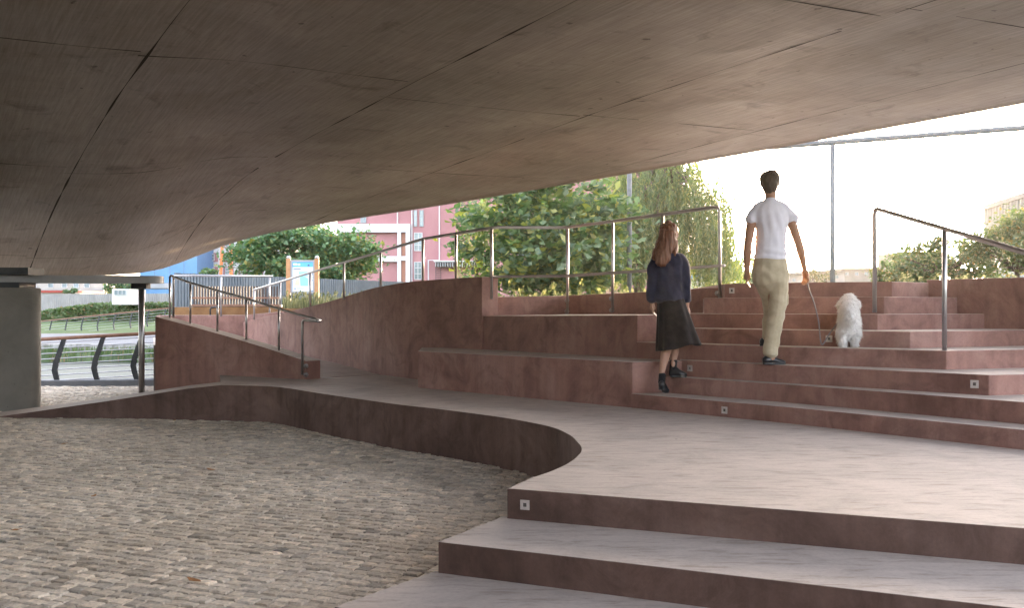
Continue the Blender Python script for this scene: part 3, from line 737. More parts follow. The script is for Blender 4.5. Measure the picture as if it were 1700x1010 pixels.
def patch(nm, pts, m, dy):
    P_ = [W(a, b, 68) for a, b in pts]
    bm_ = bmesh.new(); hexa(bm_, [(q.x, y - .011 + .004, q.z) for q in P_], [(q.x, y - .011 - dy, q.z) for q in P_]); return obj(nm, bm_, m, pan)
patch('header', [(484.5, 443.5), (521, 443.5), (521, 434.5), (484.5, 434.5)], mat('map_blue', (.12, .42, .78), .4), .003)
patch('green_area', [(499, 475), (511.5, 475), (511.5, 463), (506, 459), (498, 460)], mat('map_green', (.25, .62, .48), .4), .003)
patch('water_area', [(496.5, 459.5), (511, 459), (511, 451), (496, 451)], mat('map_cyan', (.30, .56, .82), .4), .004)
patch('yellow_area', [(489, 474), (498, 474.5), (496.5, 462), (491, 465)], mat('map_yellow', (.62, .7, .4), .4), .005)
patch('footer', [(516.5, 485.5), (521, 485.5), (521, 482.5), (516.5, 482.5)], M['bluewall'], .003)
mt = mat('map_text', (.08, .10, .16), .5)
for (a, b, w_, h_) in ((487.5, 446.5, 12, 1.4), (489, 478.5, 2, 2.2), (493, 479, 12, .6), (518, 455, 1.2, 2), (519, 460, 1.5, 2), (517.5, 465, 1.6, 1.6), (519.5, 470, 1, 2)): patch('text_line', [(a, b+h_), (a+w_, b+h_), (a+w_, b), (a, b)], mt, .002)
tw_ = mat('map_white', (.75, .8, .85), .5)
for (a, b, w_) in ((487, 437.5, 6.5), (494.5, 438, 4)): patch('text_line', [(a, b+3), (a+w_, b+3), (a+w_, b), (a, b)], tw_, .005)
patch('text_line', [(511, 442), (514, 442), (514, 439.5), (511, 439.5)], mt, .005)

# apartment block, crane legs
b4 = facade('apartment_block', 'white apartment block with pink panels and balconies left of the bushy tree', 322, 470, 340, 520, 18, 14, M['white'])
for r_, y0 in enumerate((352, 374, 397, 420, 443)):
    for x in (326, 345, 371, 396, 420):
        fbox(b4, 'panel', x, x + 17, y0, y0 + 15, 18, M['pinkwall'], .05)
        window(b4, x + 3, x + 11, y0 + 2, y0 + 13, 18 * 1.004, 1, 2)
for x in (365, 382): pass
for i, (x0, x1, lb) in enumerate(((364.5, 371, 'leaning orange steel column in front of the apartment block'), (383.5, 383.5, 'upright orange steel column in front of the apartment block'))):
    A_, B_ = W(x0, 500, 30), W(x1, 360, 30); tag(obj('steel_column', tubem([A_, B_], .09, 8), M['orange']), lb, 'column')

# pink building
k = 22
b5 = facade('pink_building', 'large pink rendered building with white frame, behind the curved wall', 560, 1120, 235, 516, k, 20, M['pinkwall'])
fbox(b5, 'frame_beam', 560, 681.6, 372.6, 386.4, k, M['white'], .5)
fbox(b5, 'frame_column', 674.6, 681.6, 386.4, 510, k, M['white'], .5)
fbox(b5, 'frame_column', 660.8, 666.7, 386.4, 510, k, M['white'], .5)
fbox(b5, 'frame_beam', 560, 660.8, 426, 435, k, M['white'], .46)
fbox(b5, 'frame_beam', 666.7, 674.6, 426, 433, k, M['white'], .46)
fbox(b5, 'brown_panel', 666.7, 674.6, 387, 510, k, M['brownpanel'], .2)
for x, y0, y1 in ((660, 240, 372), (684, 240, 510), (729.5, 240, 433)): fbox(b5, 'downpipe', x - .8, x + .8, y0, y1, k, M['white'], .15)
window(b5, 686.8, 692.6, 349, 376.5, k, 1, 3, 'greyroof'); window(b5, 696.4, 703.4, 349, 376.5, k, 1, 3, 'greyroof')
window(b5, 687.5, 701.4, 386.4, 417, k, 2, 3); window(b5, 687.5, 700.4, 435, 464.6, k, 2, 3); window(b5, 598.4, 608.3, 358, 370.6, k, 2, 1, 'greyroof')
window(b5, 791, 803, 340, 420, k, 2, 6, 'greyroof'); window(b5, 686.8, 692.6, 310, 338, k, 1, 3, 'greyroof')
for y0 in (350, 400, 440): window(b5, 860, 880, y0, y0 + 28, k); window(b5, 990, 1010, y0, y0 + 28, k)
aw = fbox(b5, 'awning', 722, 806, 434, 436, k, M['white'], 1.2)
bm = bmesh.new()
for i in range(21):
    A_, B_ = W(724 + i*4, 444, k), W(725.6 + i*4, 436, k); box(bm, (A_.x, A_.y-1.1, A_.z), (B_.x, A_.y-.02, B_.z))
obj('awning_ribs', bm, M['plate'], b5)
bm = bmesh.new()
for x in (723.5, 732): A_, B_ = W(x, 475, k), W(x+.7, 444, k); box(bm, (A_.x, A_.y-.25, A_.z), (B_.x, A_.y-.2, B_.z))
for i in range(9): A_, B_ = W(724, 447+i*3.2+.6, k), W(732.2, 447+i*3.2, k); box(bm, (A_.x, A_.y-.24, A_.z), (B_.x, A_.y-.21, B_.z))
obj('ladder', bm, M['darksteel'], b5)
obj('pipe', tubem([W(711.5, 470, k)-Vector((0, .2, 0)), W(711.5, 432.5, k)-Vector((0, .2, 0)), W(730, 432.5, k)-Vector((0, .2, 0))], .04, 6), M['white'], b5)

# steel frame on the plaza
gf = thing('goal_frame', 'tall pale steel frame of two slim posts and a crossbar above the plaza', 'frame', G(1200, 57, 1.2))
pa, pb = G(1045, 54, 0), G(1382, 59.5, 0); zt = 5.6
dd = (pb - pa).normalized(); e_ = pb + dd * 9
for p_ in (pa, pb): obj('post', tubem([(p_.x, p_.y, .9), (p_.x, p_.y, zt)], .075, 14), M['paintsteel'], gf, smooth=True)
bm = bmesh.new(); tube(bm, [W(900, 266, 51), W(1045, 262, 54), W(1380, 236.5, 59.5), W(1700, 212, 64.5), W(1900, 197, 68)], .078, 12); obj('crossbar', bm, M['paintsteel'], gf, smooth=True)

# ------------------------------------------------------------------ trees
def branch(bm, a, b, r0, r1, r2_, n=6, wob=.12):
    a, b = Vector(a), Vector(b); L = (b - a).length; pts = []
    for i in range(n + 1):
        t = i / n; o_ = Vector((r2_.gauss(0, 1), r2_.gauss(0, 1), r2_.gauss(0, .5))) * wob * L * .12 * math.sin(math.pi * t)
        pts.append(a + (b - a) * t + o_)
    tube(bm, pts, r0, 7, r1)
def tree(name, label, base, trunk_h, crown, n_cl, n_leaf, size, m, bark='bark', seed=1, r0=.14, cat='tree', group=None, spread=.5, shape=None, stems=1, droop=0, cl=.45):
    """crown: (centre, rx, ry, rz)"""
    r2 = random.Random(seed); base = Vector(base); t = thing(name, label, cat, base, group)
    c, rx, ry, rz = Vector(crown[0]), *crown[1:]
    bm_ = bmesh.new(); cents = []
    while len(cents) < n_cl:
        v_ = Vector((r2.uniform(-1, 1), r2.uniform(-1, 1), r2.uniform(-1, 1)))
        if not .25 < v_.length < 1: continue
        if shape and not shape(v_, r2): continue
        cents.append((c + Vector((v_.x*rx, v_.y*ry, v_.z*rz)), r2.uniform(.55, 1.3)))
    for s in range(stems):
        top_ = base + Vector(((s - (stems-1)/2) * .5 + r2.uniform(-.1, .1), r2.uniform(-.2, .2), trunk_h))
        branch(bm_, base + Vector(((s-(stems-1)/2)*.12, 0, -.3)), top_, r0, r0*.65, r2, 8, .3)
        for ct, _ in cents[s::stems][:38]:
            mid = top_.lerp(ct, .45) + Vector((0, 0, .1 * rz)); branch(bm_, top_, mid, r0*.42, r0*.2, r2, 5); branch(bm_, mid, ct, r0*.2, r0*.05, r2, 5)
    obj('trunk', bm_, M[bark], t, smooth=True)
    tot = sum(w_ for _, w_ in cents); V = []; Fc = []
    for ct, w_ in cents:
        cr = cl * w_ * (rx * ry * rz) ** (1/3)
        for _ in range(int(n_leaf * w_ / tot)):
            g_ = Vector((r2.gauss(0, 1), r2.gauss(0, 1), r2.gauss(0, .62))) * cr * .5
            p = ct + g_; p.z -= droop * abs(r2.gauss(0, 1))
            s = size * r2.uniform(.55, 1.4)
            a = Vector((r2.gauss(0, 1), r2.gauss(0, 1), r2.gauss(0, .55) - .35)).normalized()
            b = a.cross(Vector((r2.gauss(0, .5), r2.gauss(0, .5), 1))).normalized(); w2_ = s * r2.uniform(.33, .5); q = len(V)
            n_ = a.cross(b) * s * .12
            V += [tuple(p - a*s*.5), tuple(p - b*w2_ + n_), tuple(p + a*s*.55), tuple(p + b*w2_ + n_)]; Fc.append((q, q+1, q+2, q+3))
    obj('crown', (V, Fc), M[m], t); return t
def TC(px, py, k, w, h, d): p = W(px, py, k); return (p, w/2/k, d, h/2/k)
tree('round_tree', 'broad bushy green tree behind the map board', W(515, 500, 40), 1.0, TC(512, 430, 42, 236, 108, 2.6), 110, 20000, .16, 'leafA', seed=21, r0=.16, cl=.30)
tree('broadleaf_tree', 'large leaved green and yellow tree hanging over the railing in the centre', W(938, 500, 50), 1.3, TC(900, 388, 56, 300, 215, 2.2), 90, 8200, .225, 'leafB', 'palebark', seed=8, r0=.13, stems=2, cl=.30, droop=.05)
tree('broadleaf_tree', 'dark forked trunk tree behind the second railing post', W(990, 495, 48), 1.5, TC(985, 400, 50, 170, 190, 1.6), 40, 4200, .2, 'leafB', 'bark', seed=9, r0=.11, stems=2, cl=.33)
# willow
def willow(label, base, k, px0, px1, ptop, pbot, n_st, seed, hang=(60, 170), shape=None, thick=.12):
    r2 = random.Random(seed); base = Vector(base); t = thing('willow_tree', label, 'tree', base); bm_ = bmesh.new()
    c = W((px0+px1)/2, ptop + 40, k); branch(bm_, base - Vector((0, 0, .3)), c, .17, .09, r2, 10, .5)
    V = []; Fc = []
    for i in range(n_st):
        px = px0 + (px1-px0) * r2.random(); d = abs((px-(px0+px1)/2) / ((px1-px0)/2))
        y0 = ptop + 110 * d**2.2 * r2.uniform(.5, 1.2) + r2.uniform(0, 130); st = W(px, y0, k) + Vector((0, r2.gauss(0, 1.0), 0))
        if i % 9 == 0: branch(bm_, c + Vector((r2.gauss(0,.2), 0, r2.gauss(0,.3))), st + Vector((0, 0, .1)), .035, .008, r2, 6, .5)
        L = r2.uniform(*hang) / k; L = min(L, st.z - (EYE + (YH - pbot) / k) - r2.uniform(0, .5)); 
        if L < .3: continue
        sw = Vector((r2.gauss(.1, .18), r2.gauss(0, .12), 0)); n = int(L / .05); ring = []
        for q in range(n):
            s = q / n; p = st + Vector((0, 0, -L*s)) + sw * (L * (s - .3*s*s)) + Vector((.05*math.sin(s*5+i), 0, 0))
            ring.append(p)
            for _ in range(2):
                sz = thick * r2.uniform(.7, 1.3); a = Vector((r2.gauss(0, .5), r2.gauss(0, .5), -1)).normalized(); b = a.cross(Vector((r2.gauss(0, 1), 1, 0))).normalized() * sz * .13
                o_ = p + Vector((r2.gauss(0, .03), r2.gauss(0, .03), 0)); z_ = len(V)
                V += [tuple(o_), tuple(o_ + a*sz*.45 - b), tuple(o_ + a*sz), tuple(o_ + a*sz*.45 + b)]; Fc.append((z_, z_+1, z_+2, z_+3))
    obj('trunk', bm_, M['bark'], t, smooth=True); obj('crown', (V, Fc), M['leafW'], t); return t
willow('weeping willow with hanging yellow green strands beside the bright sky', W(1052, 500, 46), 46, 985, 1212, 235, 486, 760, 31, hang=(60, 170), thick=.14)
willow('thin yellowing willow strands in front of the pink building', W(800, 500, 52), 52, 752, 846, 318, 472, 75, 33, hang=(40, 90), thick=.1)
print("t2",time.time()-T0)
# right hand and distant trees
tree('dark_tree', 'dark tree at the right with the low sun glowing through its gaps', W(1560, 500, 36), 1.2, TC(1570, 432, 36, 190, 70, 2.2), 55, 9500, .15, 'leafD', seed=41, r0=.13, cl=.28)
tree('dark_tree', 'dark green tree at the right edge below the finned building', W(1685, 500, 40), 1.2, TC(1700, 410, 40, 190, 110, 2.4), 60, 13000, .15, 'leafD', seed=42, r0=.15, cl=.32)
tree('round_bush', 'low dark green bush behind the right handrail post', W(1500, 500, 34), .3, TC(1495, 455, 34, 80, 38, 1.5), 22, 4500, .14, 'leafD', seed=43, r0=.06, cat='bush', cl=.4)
tree('distant_tree', 'rounded green tree between the woman and the man, far beyond the plaza', W(1232, 500, 24), 1, TC(1233, 465, 24, 82, 68, 2.2), 45, 9000, .17, 'leafA', seed=44, cl=.4)
tree('distant_tree', 'hazy green tree just right of the willow, in the far distance', W(1175, 500, 16), 1, TC(1168, 465, 16, 75, 52, 2.5), 30, 4500, .22, 'leafA', seed=45, cl=.4)
tree('distant_tree', 'small olive tree above the low white buildings', W(1368, 500, 15), 1, TC(1360, 458, 15, 40, 30, 1.6), 14, 1800, .2, 'leafD', seed=46, cl=.42)
tree('round_bush', 'small bush on top of the far bank in front of the apartment block', W(345, 500, 36), .3, TC(344, 453, 36, 26, 16, .6), 10, 1300, .1, 'leafA', seed=47, r0=.04, cat='bush', cl=.45)
tree('distant_tree', 'green tree in front of the beige building at far left', W(205, 500, 19), 1, TC(203, 480, 19, 55, 34, 1.5), 22, 2600, .22, 'leafA', seed=48, cl=.42)
tree('round_bush', 'small green bush by the beige building roof', W(118, 500, 21), .3, TC(118, 483, 21, 22, 10, .5), 8, 700, .14, 'leafA', seed=49, r0=.04, cat='bush', cl=.5)
# distant low buildings on the right
for lb, x0, x1, y0, y1, kk, m, roof in (
    ('long low white building between the man and the tall post', 1262, 1332, 457, 500, 15.5, 'dullwhite', 'dullbeige'),
    ('pale flat roofed hall right of the tall post', 1333, 1402, 452, 500, 15, 'dullwhite', 'dullbeige'),
    ('grey brown hall below the sunset glow', 1398, 1468, 447, 500, 13.5, 'dullbeige', 'greyroof'),
    ('far grey house right of the willow strands', 1150, 1180, 428, 500, 12, 'dullbeige', 'greyroof'),
    ('far brown building above the dark trees', 1494, 1560, 420, 500, 13, 'dullbeige', 'brownpanel')):
    b = facade('low_building', lb, x0, x1, y0, y1, kk, 8, M[m], group='low buildings beyond the plaza')
    fbox(b, 'roof', x0 - 1, x1 + 1, y0 - 2, y0, kk, M[roof], .4, 8)
    n = int((x1-x0)/16)
    for i in range(n): window(b, x0 + 5 + i*16, x0 + 11 + i*16, y0 + 5, y0 + 11, kk, 2, 1, 'greyroof')
A_, B_ = W(1143, 463.5, 30), W(1172, 457, 30)
kc = thing('kiosk', 'blue roofed kiosk seen between the woman and the railing end', 'kiosk', (A_.x, A_.y, .96))
obj('roof', boxm(((A_.x, A_.y-.3, A_.z), (B_.x, A_.y+1.5, B_.z))), M['bluewall'], kc); obj('body', boxm(((A_.x+.1, A_.y, .96), (B_.x-.1, A_.y+1.2, A_.z))), M['white'], kc)
# finned building at right
fb = thing('finned_building', 'building with pale vertical fins and a sloping roof edge at the right edge', 'building', G(1700, 17.5, .9))
P0, P1 = G(1640, 16, 0), G(1790, 20.5, 0); u = (P1 - P0).normalized(); nn = Vector((-u.y, u.x, 0))
def fprism(p, q, z0, z1, dz=0):
    bm_ = bmesh.new(); hexa(bm_, [(a.x, a.y, z0) for a in (p, q, q+nn*9, p+nn*9)], [(p.x, p.y, z1), (q.x, q.y, z1+dz), ((q+nn*9).x, (q+nn*9).y, z1+dz), ((p+nn*9).x, (p+nn*9).y, z1)]); return bm_
obj('wall', fprism(P0, P1, .9, 11.2), M['glass'], fb)
obj('roof', fprism(P0 - u*.3 - nn*.4, P1 - nn*.4, 11.25, 11.75), M['dullbeige'], fb)
bm = bmesh.new(); n = 26
for i in range(n):
    c = P0 + (P1-P0)*(i/n) - nn*.35; ps = [c, c+u*.16, c+u*.16+nn*.34, c+nn*.34]; hexa(bm, [(a.x, a.y, 7.6) for a in ps], [(a.x, a.y, 11.24) for a in ps])
obj('fins', bm, M['dullwhite'], fb)
obj('lower_band', fprism(P0 - nn*.36, P1 - nn*.36, 7.0, 7.55), M['dullwhite'], fb)

# meadow grass
def reg_a(r):
    px = r.uniform(470, 660); kk = r.uniform(66, 80); return G(px, kk, .95 + (.02 if kk > 70 else 0))
tag(blades('ramp_grass', reg_a, 1700, .3, M['straw'], w=.007, plume=.1, seed=12), 'tall straw coloured ornamental grass around the map board', 'grass', kind='stuff')
def reg_b(r): return G(r.uniform(815, 1200), r.uniform(80, 112), 1.0 - .25 * r.random())
tag(blades('meadow_grass', reg_b, 900, .34, M['straw'], w=.005, plume=.12, seed=13), 'tall dry grass with pale plumes behind the parapet wall', 'grass', kind='stuff')
def reg_c(r): return G(r.uniform(1480, 1780), r.uniform(120, 140), 1.18)
tag(blades('plaza_grass', reg_c, 120, .16, M['straw'], w=.004, plume=.6, seed=14), 'pale seed heads just above the right retaining wall', 'grass', kind='stuff')
bm = boxm(((3.9, 11.5, .5), (22, 23.1, 1.18))); struct(obj('plaza_terrain', bm, M['pathgrey']))

# haze
HZ = 0.00018
if HZ:
    hm_ = bpy.data.materials.new('haze'); hm_.use_nodes = True; t = hm_.node_tree; t.nodes.remove(t.nodes['Principled BSDF'])
    pv = N(t, 'ShaderNodeVolumePrincipled'); pv.inputs['Color'].default_value = (.95, .93, .90, 1); pv.inputs['Density'].default_value = HZ; pv.inputs['Anisotropy'].default_value = .65
    t.links.new(pv.outputs[0], [n for n in t.nodes if n.type == 'OUTPUT_MATERIAL'][0].inputs['Volume'])
    tag(obj('haze', boxm(((-230, -60, -2.75), (230, 260, 22))), hm_), None, None, kind='stuff')
# fallen leaves
M['deadleaf'] = bmat('dry_leaf', (.30, .13, .05), (.42, .22, .08), 30, .7)
for lb, px, py in (('orange brown dry leaf lying in the foreground of the setts', 322, 962), ('ochre dry leaf near the middle of the setts', 350, 779), ('small dry leaf at the upper left of the setts', 107, 736), ('dry leaf at the left edge of the setts, low in view', 28, 878), ('dark dry leaf in the setts left of the middle', 156, 822), ('tiny dry leaf close under the curved wall base', 290, 697)):
    kk = (py - YH) / (EYE + .40); p = W(px, py, kk); r3 = random.Random(px); a = r3.uniform(0, 3); bm = bmesh.new(); s = .05 if px > 300 else .035
    ring = []
    for i, (x, yv, z) in enumerate(((-1, 0, .1), (-.4, .42, .16), (.3, .36, .12), (1, 0, .3), (.3, -.36, .16), (-.4, -.42, .08))):
        ring.append(bm.verts.new((p.x + s*(x*math.cos(a)-yv*math.sin(a)), p.y + s*(x*math.sin(a)+yv*math.cos(a)), -.412 + s*z)))
    c = bm.verts.new((p.x, p.y, -.412)); 
    for i in range(6): bm.faces.new([c, ring[i], ring[(i+1) % 6]])
    o = obj('fallen_leaf', bm, M['deadleaf']); so_ = o.modifiers.new('s', 'SOLIDIFY'); so_.thickness = .002
    tag(o, lb, 'leaf', 'fallen leaves on the setts')

print("ppl",time.time()-T0)
# ---- people and dog
def ringchain(bm, chain, n=14):
    """chain of (point, half width, half depth); elliptical loft with round ends"""
    P_ = [Vector(c[0]) for c in chain]; m = len(P_); rings = []
    def ring(p, d, rx, ry):
        x = Vector((1, 0, 0)); x = (x - d * x.dot(d))
        if x.length < .3: x = Vector((0, 0, 1)) - d * d.z
        x.normalize(); yv = d.cross(x).normalized()
        return [bm.verts.new(p + x*math.cos(t)*rx + yv*math.sin(t)*ry) for t in [2*math.pi*k_/n for k_ in range(n)]]
    for i in range(m):
        d = (P_[min(i+1, m-1)] - P_[max(i-1, 0)]).normalized(); rx, ry = chain[i][1], chain[i][2]
        if i == 0:
            for s in (.35, .75): rings.append(ring(P_[0] - d * min(rx, ry) * (1-s) , d, rx*s, ry*s))
        rings.append(ring(P_[i], d, rx, ry))
        if i == m - 1:
            for s in (.75, .35): rings.append(ring(P_[-1] + d * min(rx, ry) * (1-s), d, rx*s, ry*s))
    for a, b in zip(rings, rings[1:]):
        for q in range(n): bm.faces.new([a[q], a[(q+1) % n], b[(q+1) % n], b[q]])
    bm.faces.new(rings[0][::-1]); bm.faces.new(rings[-1])
def dense(chain, n=5):
    p = spline([c[0] for c in chain], n); q = spline([Vector((c[1], c[2], 0)) for c in chain], n)
    return [(a, max(.003, b.x), max(.003, b.y)) for a, b in zip(p, q)]
TS = bpy.data.scenes.new('build_tmp')
def vlist(me):
    """(position, normal, add-offset) for every vertex; writes back at the end"""
    cs = [v.co.copy() for v in me.vertices]; ns = [v.normal.copy() for v in me.vertices]; out = [c.copy() for c in cs]
    for i in range(len(cs)):
        def put(d, i=i): out[i] += d
        yield cs[i], ns[i], put
    me.vertices.foreach_set('co', [x for c in out for x in c]); me.update()
def blob(name, chains, m, parent, voxel=.008, smooth=6, wr=0, wscale=(6, 6, 6), post=None):
    bm_ = bmesh.new()
    for c in chains: ringchain(bm_, dense(c) if len(c) > 1 else c)
    bmesh.ops.recalc_face_normals(bm_, faces=bm_.faces)
    me = bpy.data.meshes.new('tmp'); bm_.to_mesh(me); bm_.free(); o = bpy.data.objects.new('tmp', me); TS.collection.objects.link(o)
    r_ = o.modifiers.new('r', 'REMESH'); r_.mode = 'VOXEL'; r_.voxel_size = voxel
    s_ = o.modifiers.new('s', 'SMOOTH'); s_.iterations = smooth; s_.factor = .5
    TS.view_layers[0].update(); dg = TS.view_layers[0].depsgraph; me2 = bpy.data.meshes.new_from_object(o.evaluated_get(dg))
    bpy.data.objects.remove(o); me2.name = name; me2.materials.clear(); me2.materials.append(m)
    if wr:
        for c, n_, put in vlist(me2):
            put(n_ * wr * (noise.noise(Vector((c.x*wscale[0], c.y*wscale[1], c.z*wscale[2]))) + .5*noise.noise(Vector((c.x*wscale[0]*2+c.z*9, c.y*wscale[1]*2, c.z*wscale[2]*2.2)))))
    if post: post(me2)
    for p_ in me2.polygons: p_.use_smooth = True
    o2 = bpy.data.objects.new(name, me2); COL.objects.link(o2)
    if parent: o2.parent = parent; o2.matrix_parent_inverse = Matrix.Translation(-parent.location)
    return o2
def skinmat(name, c): 
    m = mat(name, c, .55, spec=.35); b = m.node_tree.nodes['Principled BSDF']; b.inputs['Subsurface Weight'].default_value = .15; b.inputs['Subsurface Radius'].default_value = (.02, .008, .004); return m
M['skin'] = skinmat('skin', (.36, .19, .12)); M['skin2'] = skinmat('skin_pale', (.44, .26, .19))
def cloth(name, a, b_, sc=12, rough=.9, bs=120):
    def f(t, b):
        v = coords(t); t.links.new(ramp(t, nz(t, v, sc, 5), [(.35, a), (.65, b_)]), b.inputs['Base Color']); bump(t, b, nz(t, v, bs, 3), .2, .003)
        b.inputs['Sheen Weight'].default_value = .15
    return mat(name, a, rough, spec=.2, build=f)
M['tee'] = cloth('white_cotton', (.66, .64, .70), (.74, .72, .78)); M['cargo'] = cloth('khaki_cotton', (.40, .34, .235), (.50, .43, .31))
M['shoe'] = mat('black_leather', (.018, .018, .022), .3, spec=.5); M['denim'] = cloth('navy_cotton', (.012, .015, .034), (.024, .03, .062)); M['blackcloth'] = cloth('black_cotton', (.006, .005, .006), (.022, .018, .018), 14)
def hairmat(name, a, b_):
    return mat(name, a, .45, spec=.4, build=lambda t, b: (t.links.new(ramp(t, nz(t, coords(t, (160, 160, 6)), 1, 4), [(.3, a), (.7, b_)]), b.inputs['Base Color']), bump(t, b, nz(t, coords(t, (220, 220, 8)), 1, 3), .6, .006)) and None)
M['hair'] = hairmat('dark_brown_hair', (.02, .011, .007), (.06, .032, .018)); M['hair2'] = hairmat('auburn_hair', (.07, .025, .012), (.18, .07, .03))

def fingers(wrist, palm_end, side, curl, thumb_dir, s=1.0):
    """five finger chains for a relaxed hand hanging down; side = across-palm vector, curl = curl direction"""
    wrist, palm_end, side, curl = Vector(wrist), Vector(palm_end), Vector(side).normalized(), Vector(curl).normalized()
    d = (palm_end - wrist).normalized(); out = []
    out.append([(wrist, .022*s, .018*s), (wrist + (palm_end-wrist)*.45, .03*s, .018*s), (palm_end, .034*s, .016*s)])
    for i, L in enumerate((.068, .076, .072, .056)):
        b = palm_end + side * (i - 1.5) * .0195 * s; L *= s
        spread = side * (i - 1.5) * .006
        out.append([(b - d*.01, .0095*s, .0095*s), (b + d*L*.45 + curl*L*.12 + spread, .0088*s, .0088*s), (b + d*L*.78 + curl*L*.42 + spread, .0082*s, .0082*s), (b + d*L*.9 + curl*L*.72 + spread, .0072*s, .0072*s)])
    tb = wrist + (palm_end - wrist)*.25 - side*.02*s*(1 if thumb_dir > 0 else -1); sd_ = -side if thumb_dir > 0 else side
    out.append([(tb, .013*s, .013*s), (tb + d*.032*s + sd_*.024*s + curl*.01, .011*s, .011*s), (tb + d*.062*s + sd_*.026*s + curl*.024, .009*s, .009*s)])
    return out
# --- man
KM = 187.0
def m_(px, py, dy=0): return W(px, py, F / (F / KM + dy))
man = thing('person', 'man in white t-shirt and khaki cargo trousers climbing the stairs, leash in hand', 'person', m_(1285, 604.5, .05))
r_ = lambda a: a / KM
body = [
    [(m_(1279, 440, .0), r_(21), .08), (m_(1280, 400, .01), r_(19), .08), (m_(1280, 368, .0), r_(20), .085), (m_(1279, 352, 0), r_(20), .07), (m_(1279, 341, .01), r_(11), .05)],
    [(m_(1279, 345, .01), r_(12), .058), (m_(1279, 330, .015), r_(9.5), .053), (m_(1279, 318, .025), r_(9.5), .055)],
    [(m_(1278, 322, .05), r_(8), .05), (m_(1278, 313, .04), r_(12.5), .082), (m_(1278, 303, .035), r_(14.5), .095), (m_(1278, 294, .03), r_(13), .085)],
    [(m_(1279, 312, .12), .012, .012), (m_(1279, 308, .135), .012, .014), (m_(1279, 303, .125), .009, .009)],   # nose
    [(m_(1263, 302, .03), .008, .018), (m_(1262.6, 308, .03), .008, .016)], [(m_(1293.6, 302, .03), .008, .018), (m_(1293.6, 308, .03), .008, .016)],
    [(m_(1256, 354, 0), .045, .045), (m_(1248, 368, -.01), .045, .046), (m_(1244.5, 388, -.015), .040, .043), (m_(1241.5, 408, -.02), .036, .038), (m_(1240.5, 422, 0), .037, .038), (m_(1240, 440, .03), .028, .030), (m_(1240.5, 454, .05), .021, .026)],
    [(m_(1304, 354, 0), .045, .045), (m_(1313, 367, -.01), .045, .046), (m_(1319, 384, -.02), .040, .043), (m_(1325.5, 403, -.03), .037, .038), (m_(1329, 416, -.01), .037, .038), (m_(1333, 434, .02), .028, .030), (m_(1336, 449, .04), .021, .025)],
    [(m_(1290, 450, 0), .085, .09), (m_(1289, 490, .02), .075, .08), (m_(1287, 523, .03), .052, .058), (m_(1283, 550, .0), .050, .055), (m_(1281, 585, -.02), .035, .040), (m_(1281, 597, -.02), .035, .045)],
    [(m_(1268, 450, 0), .085, .09), (m_(1276, 488, .13), .070, .08), (m_(1280, 515, .24), .052, .058), (m_(1277, 540, .16), .048, .052), (m_(1275, 566, .1), .035, .038), (m_(1275, 570, .1), .035, .045)],
]
body += fingers(m_(1240.5, 452, .05), m_(1240, 463.5, .075), (.35, 1, 0), (.35, .3, -.1), 1)
body += fingers(m_(1336, 448, .04), m_(1338.5, 459, .055), (-.35, 1, 0), (-.7, -.1, -.25), 1)
bo = blob('body', body, M['skin'], man, .0065, 4)
bo_l = None
def hair_short(c, rx, ry, rz, m, parent, zcut):
    bm_ = bmesh.new(); bmesh.ops.create_icosphere(bm_, subdivisions=5, radius=1)
    for v_ in bm_.verts:
        n_ = v_.co.copy(); front = max(0, n_.y)
        zz = n_.z
        if zz < zcut: zz = zcut + (zz - zcut) * .12
        s = 1 + .035 * noise.noise(n_ * 5) + .02 * noise.noise(Vector((n_.x*22, n_.y*22, n_.z*5)))
        v_.co = Vector((c.x + n_.x*rx*s*(1 - .15*max(0, -n_.z)), c.y + n_.y*ry*s - (.02 if n_.y > .6 and n_.z < .3 else 0), c.z + zz*rz*s))
    return obj('hair', bm_, m, parent, smooth=True)
bm = bmesh.new()
hair_ch = [[(m_(1278, 318, -.012), r_(9), .035), (m_(1278, 311, -.002), r_(12.5), .062), (m_(1278, 303, .018), r_(15.8), .095), (m_(1278, 296, .03), r_(16.8), .11), (m_(1278, 290.5, .032), r_(14.5), .10), (m_(1278.5, 287.8, .03), r_(9), .075)],
           [(m_(1270, 290, .07), .03, .03), (m_(1284, 288, .09), .035, .035), (m_(1291, 294, .08), .02, .03)],
           [(m_(1278, 316, -.002), r_(6.5), .025), (m_(1278, 309, -.01), r_(9), .05)]]
hair_ = blob('hair', hair_ch, M['hair'], man, .006, 3, .006, (60, 60, 22))
tee_ch = [[(m_(1279, 430, .0), r_(27.5), .112), (m_(1279, 420, .0), r_(26.5), .118), (m_(1279.5, 400, .01), r_(25), .115), (m_(1280, 378, .01), r_(27), .122), (m_(1279.5, 360, 0), r_(30), .118), (m_(1279, 348, 0), r_(28), .10), (m_(1279, 339, .005), r_(19), .08), (m_(1279, 333, .01), r_(11.5), .062)],
          [(m_(1256, 349, 0), .055, .055), (m_(1266, 343, 0), .055, .055), (m_(1279, 340, 0), .055, .055), (m_(1292, 343, 0), .055, .055), (m_(1303, 349, 0), .055, .055)],
          [(m_(1266, 347, 0), .068, .066), (m_(1255, 351, 0), .052, .056), (m_(1249, 361, -.005), .055, .058), (m_(1245.5, 368, -.01), .060, .062)],
          [(m_(1293, 347, 0), .068, .066), (m_(1305, 351, 0), .052, .056), (m_(1312.5, 360, -.005), .055, .058), (m_(1317, 366, -.01), .060, .062)]]
def fold(me):
    for c, n_, put in vlist(me):
        s = (c.x - m_(1279, 0).x); w_ = math.exp(-((c.z - m_(0, 424).z) / .07)**2)
        put(n_ * (.005 * math.sin(c.z*95 + s*14) * w_ + .0045 * math.sin(s*75 + c.z*16) * math.exp(-((c.z - m_(0, 375).z)/.11)**2)))
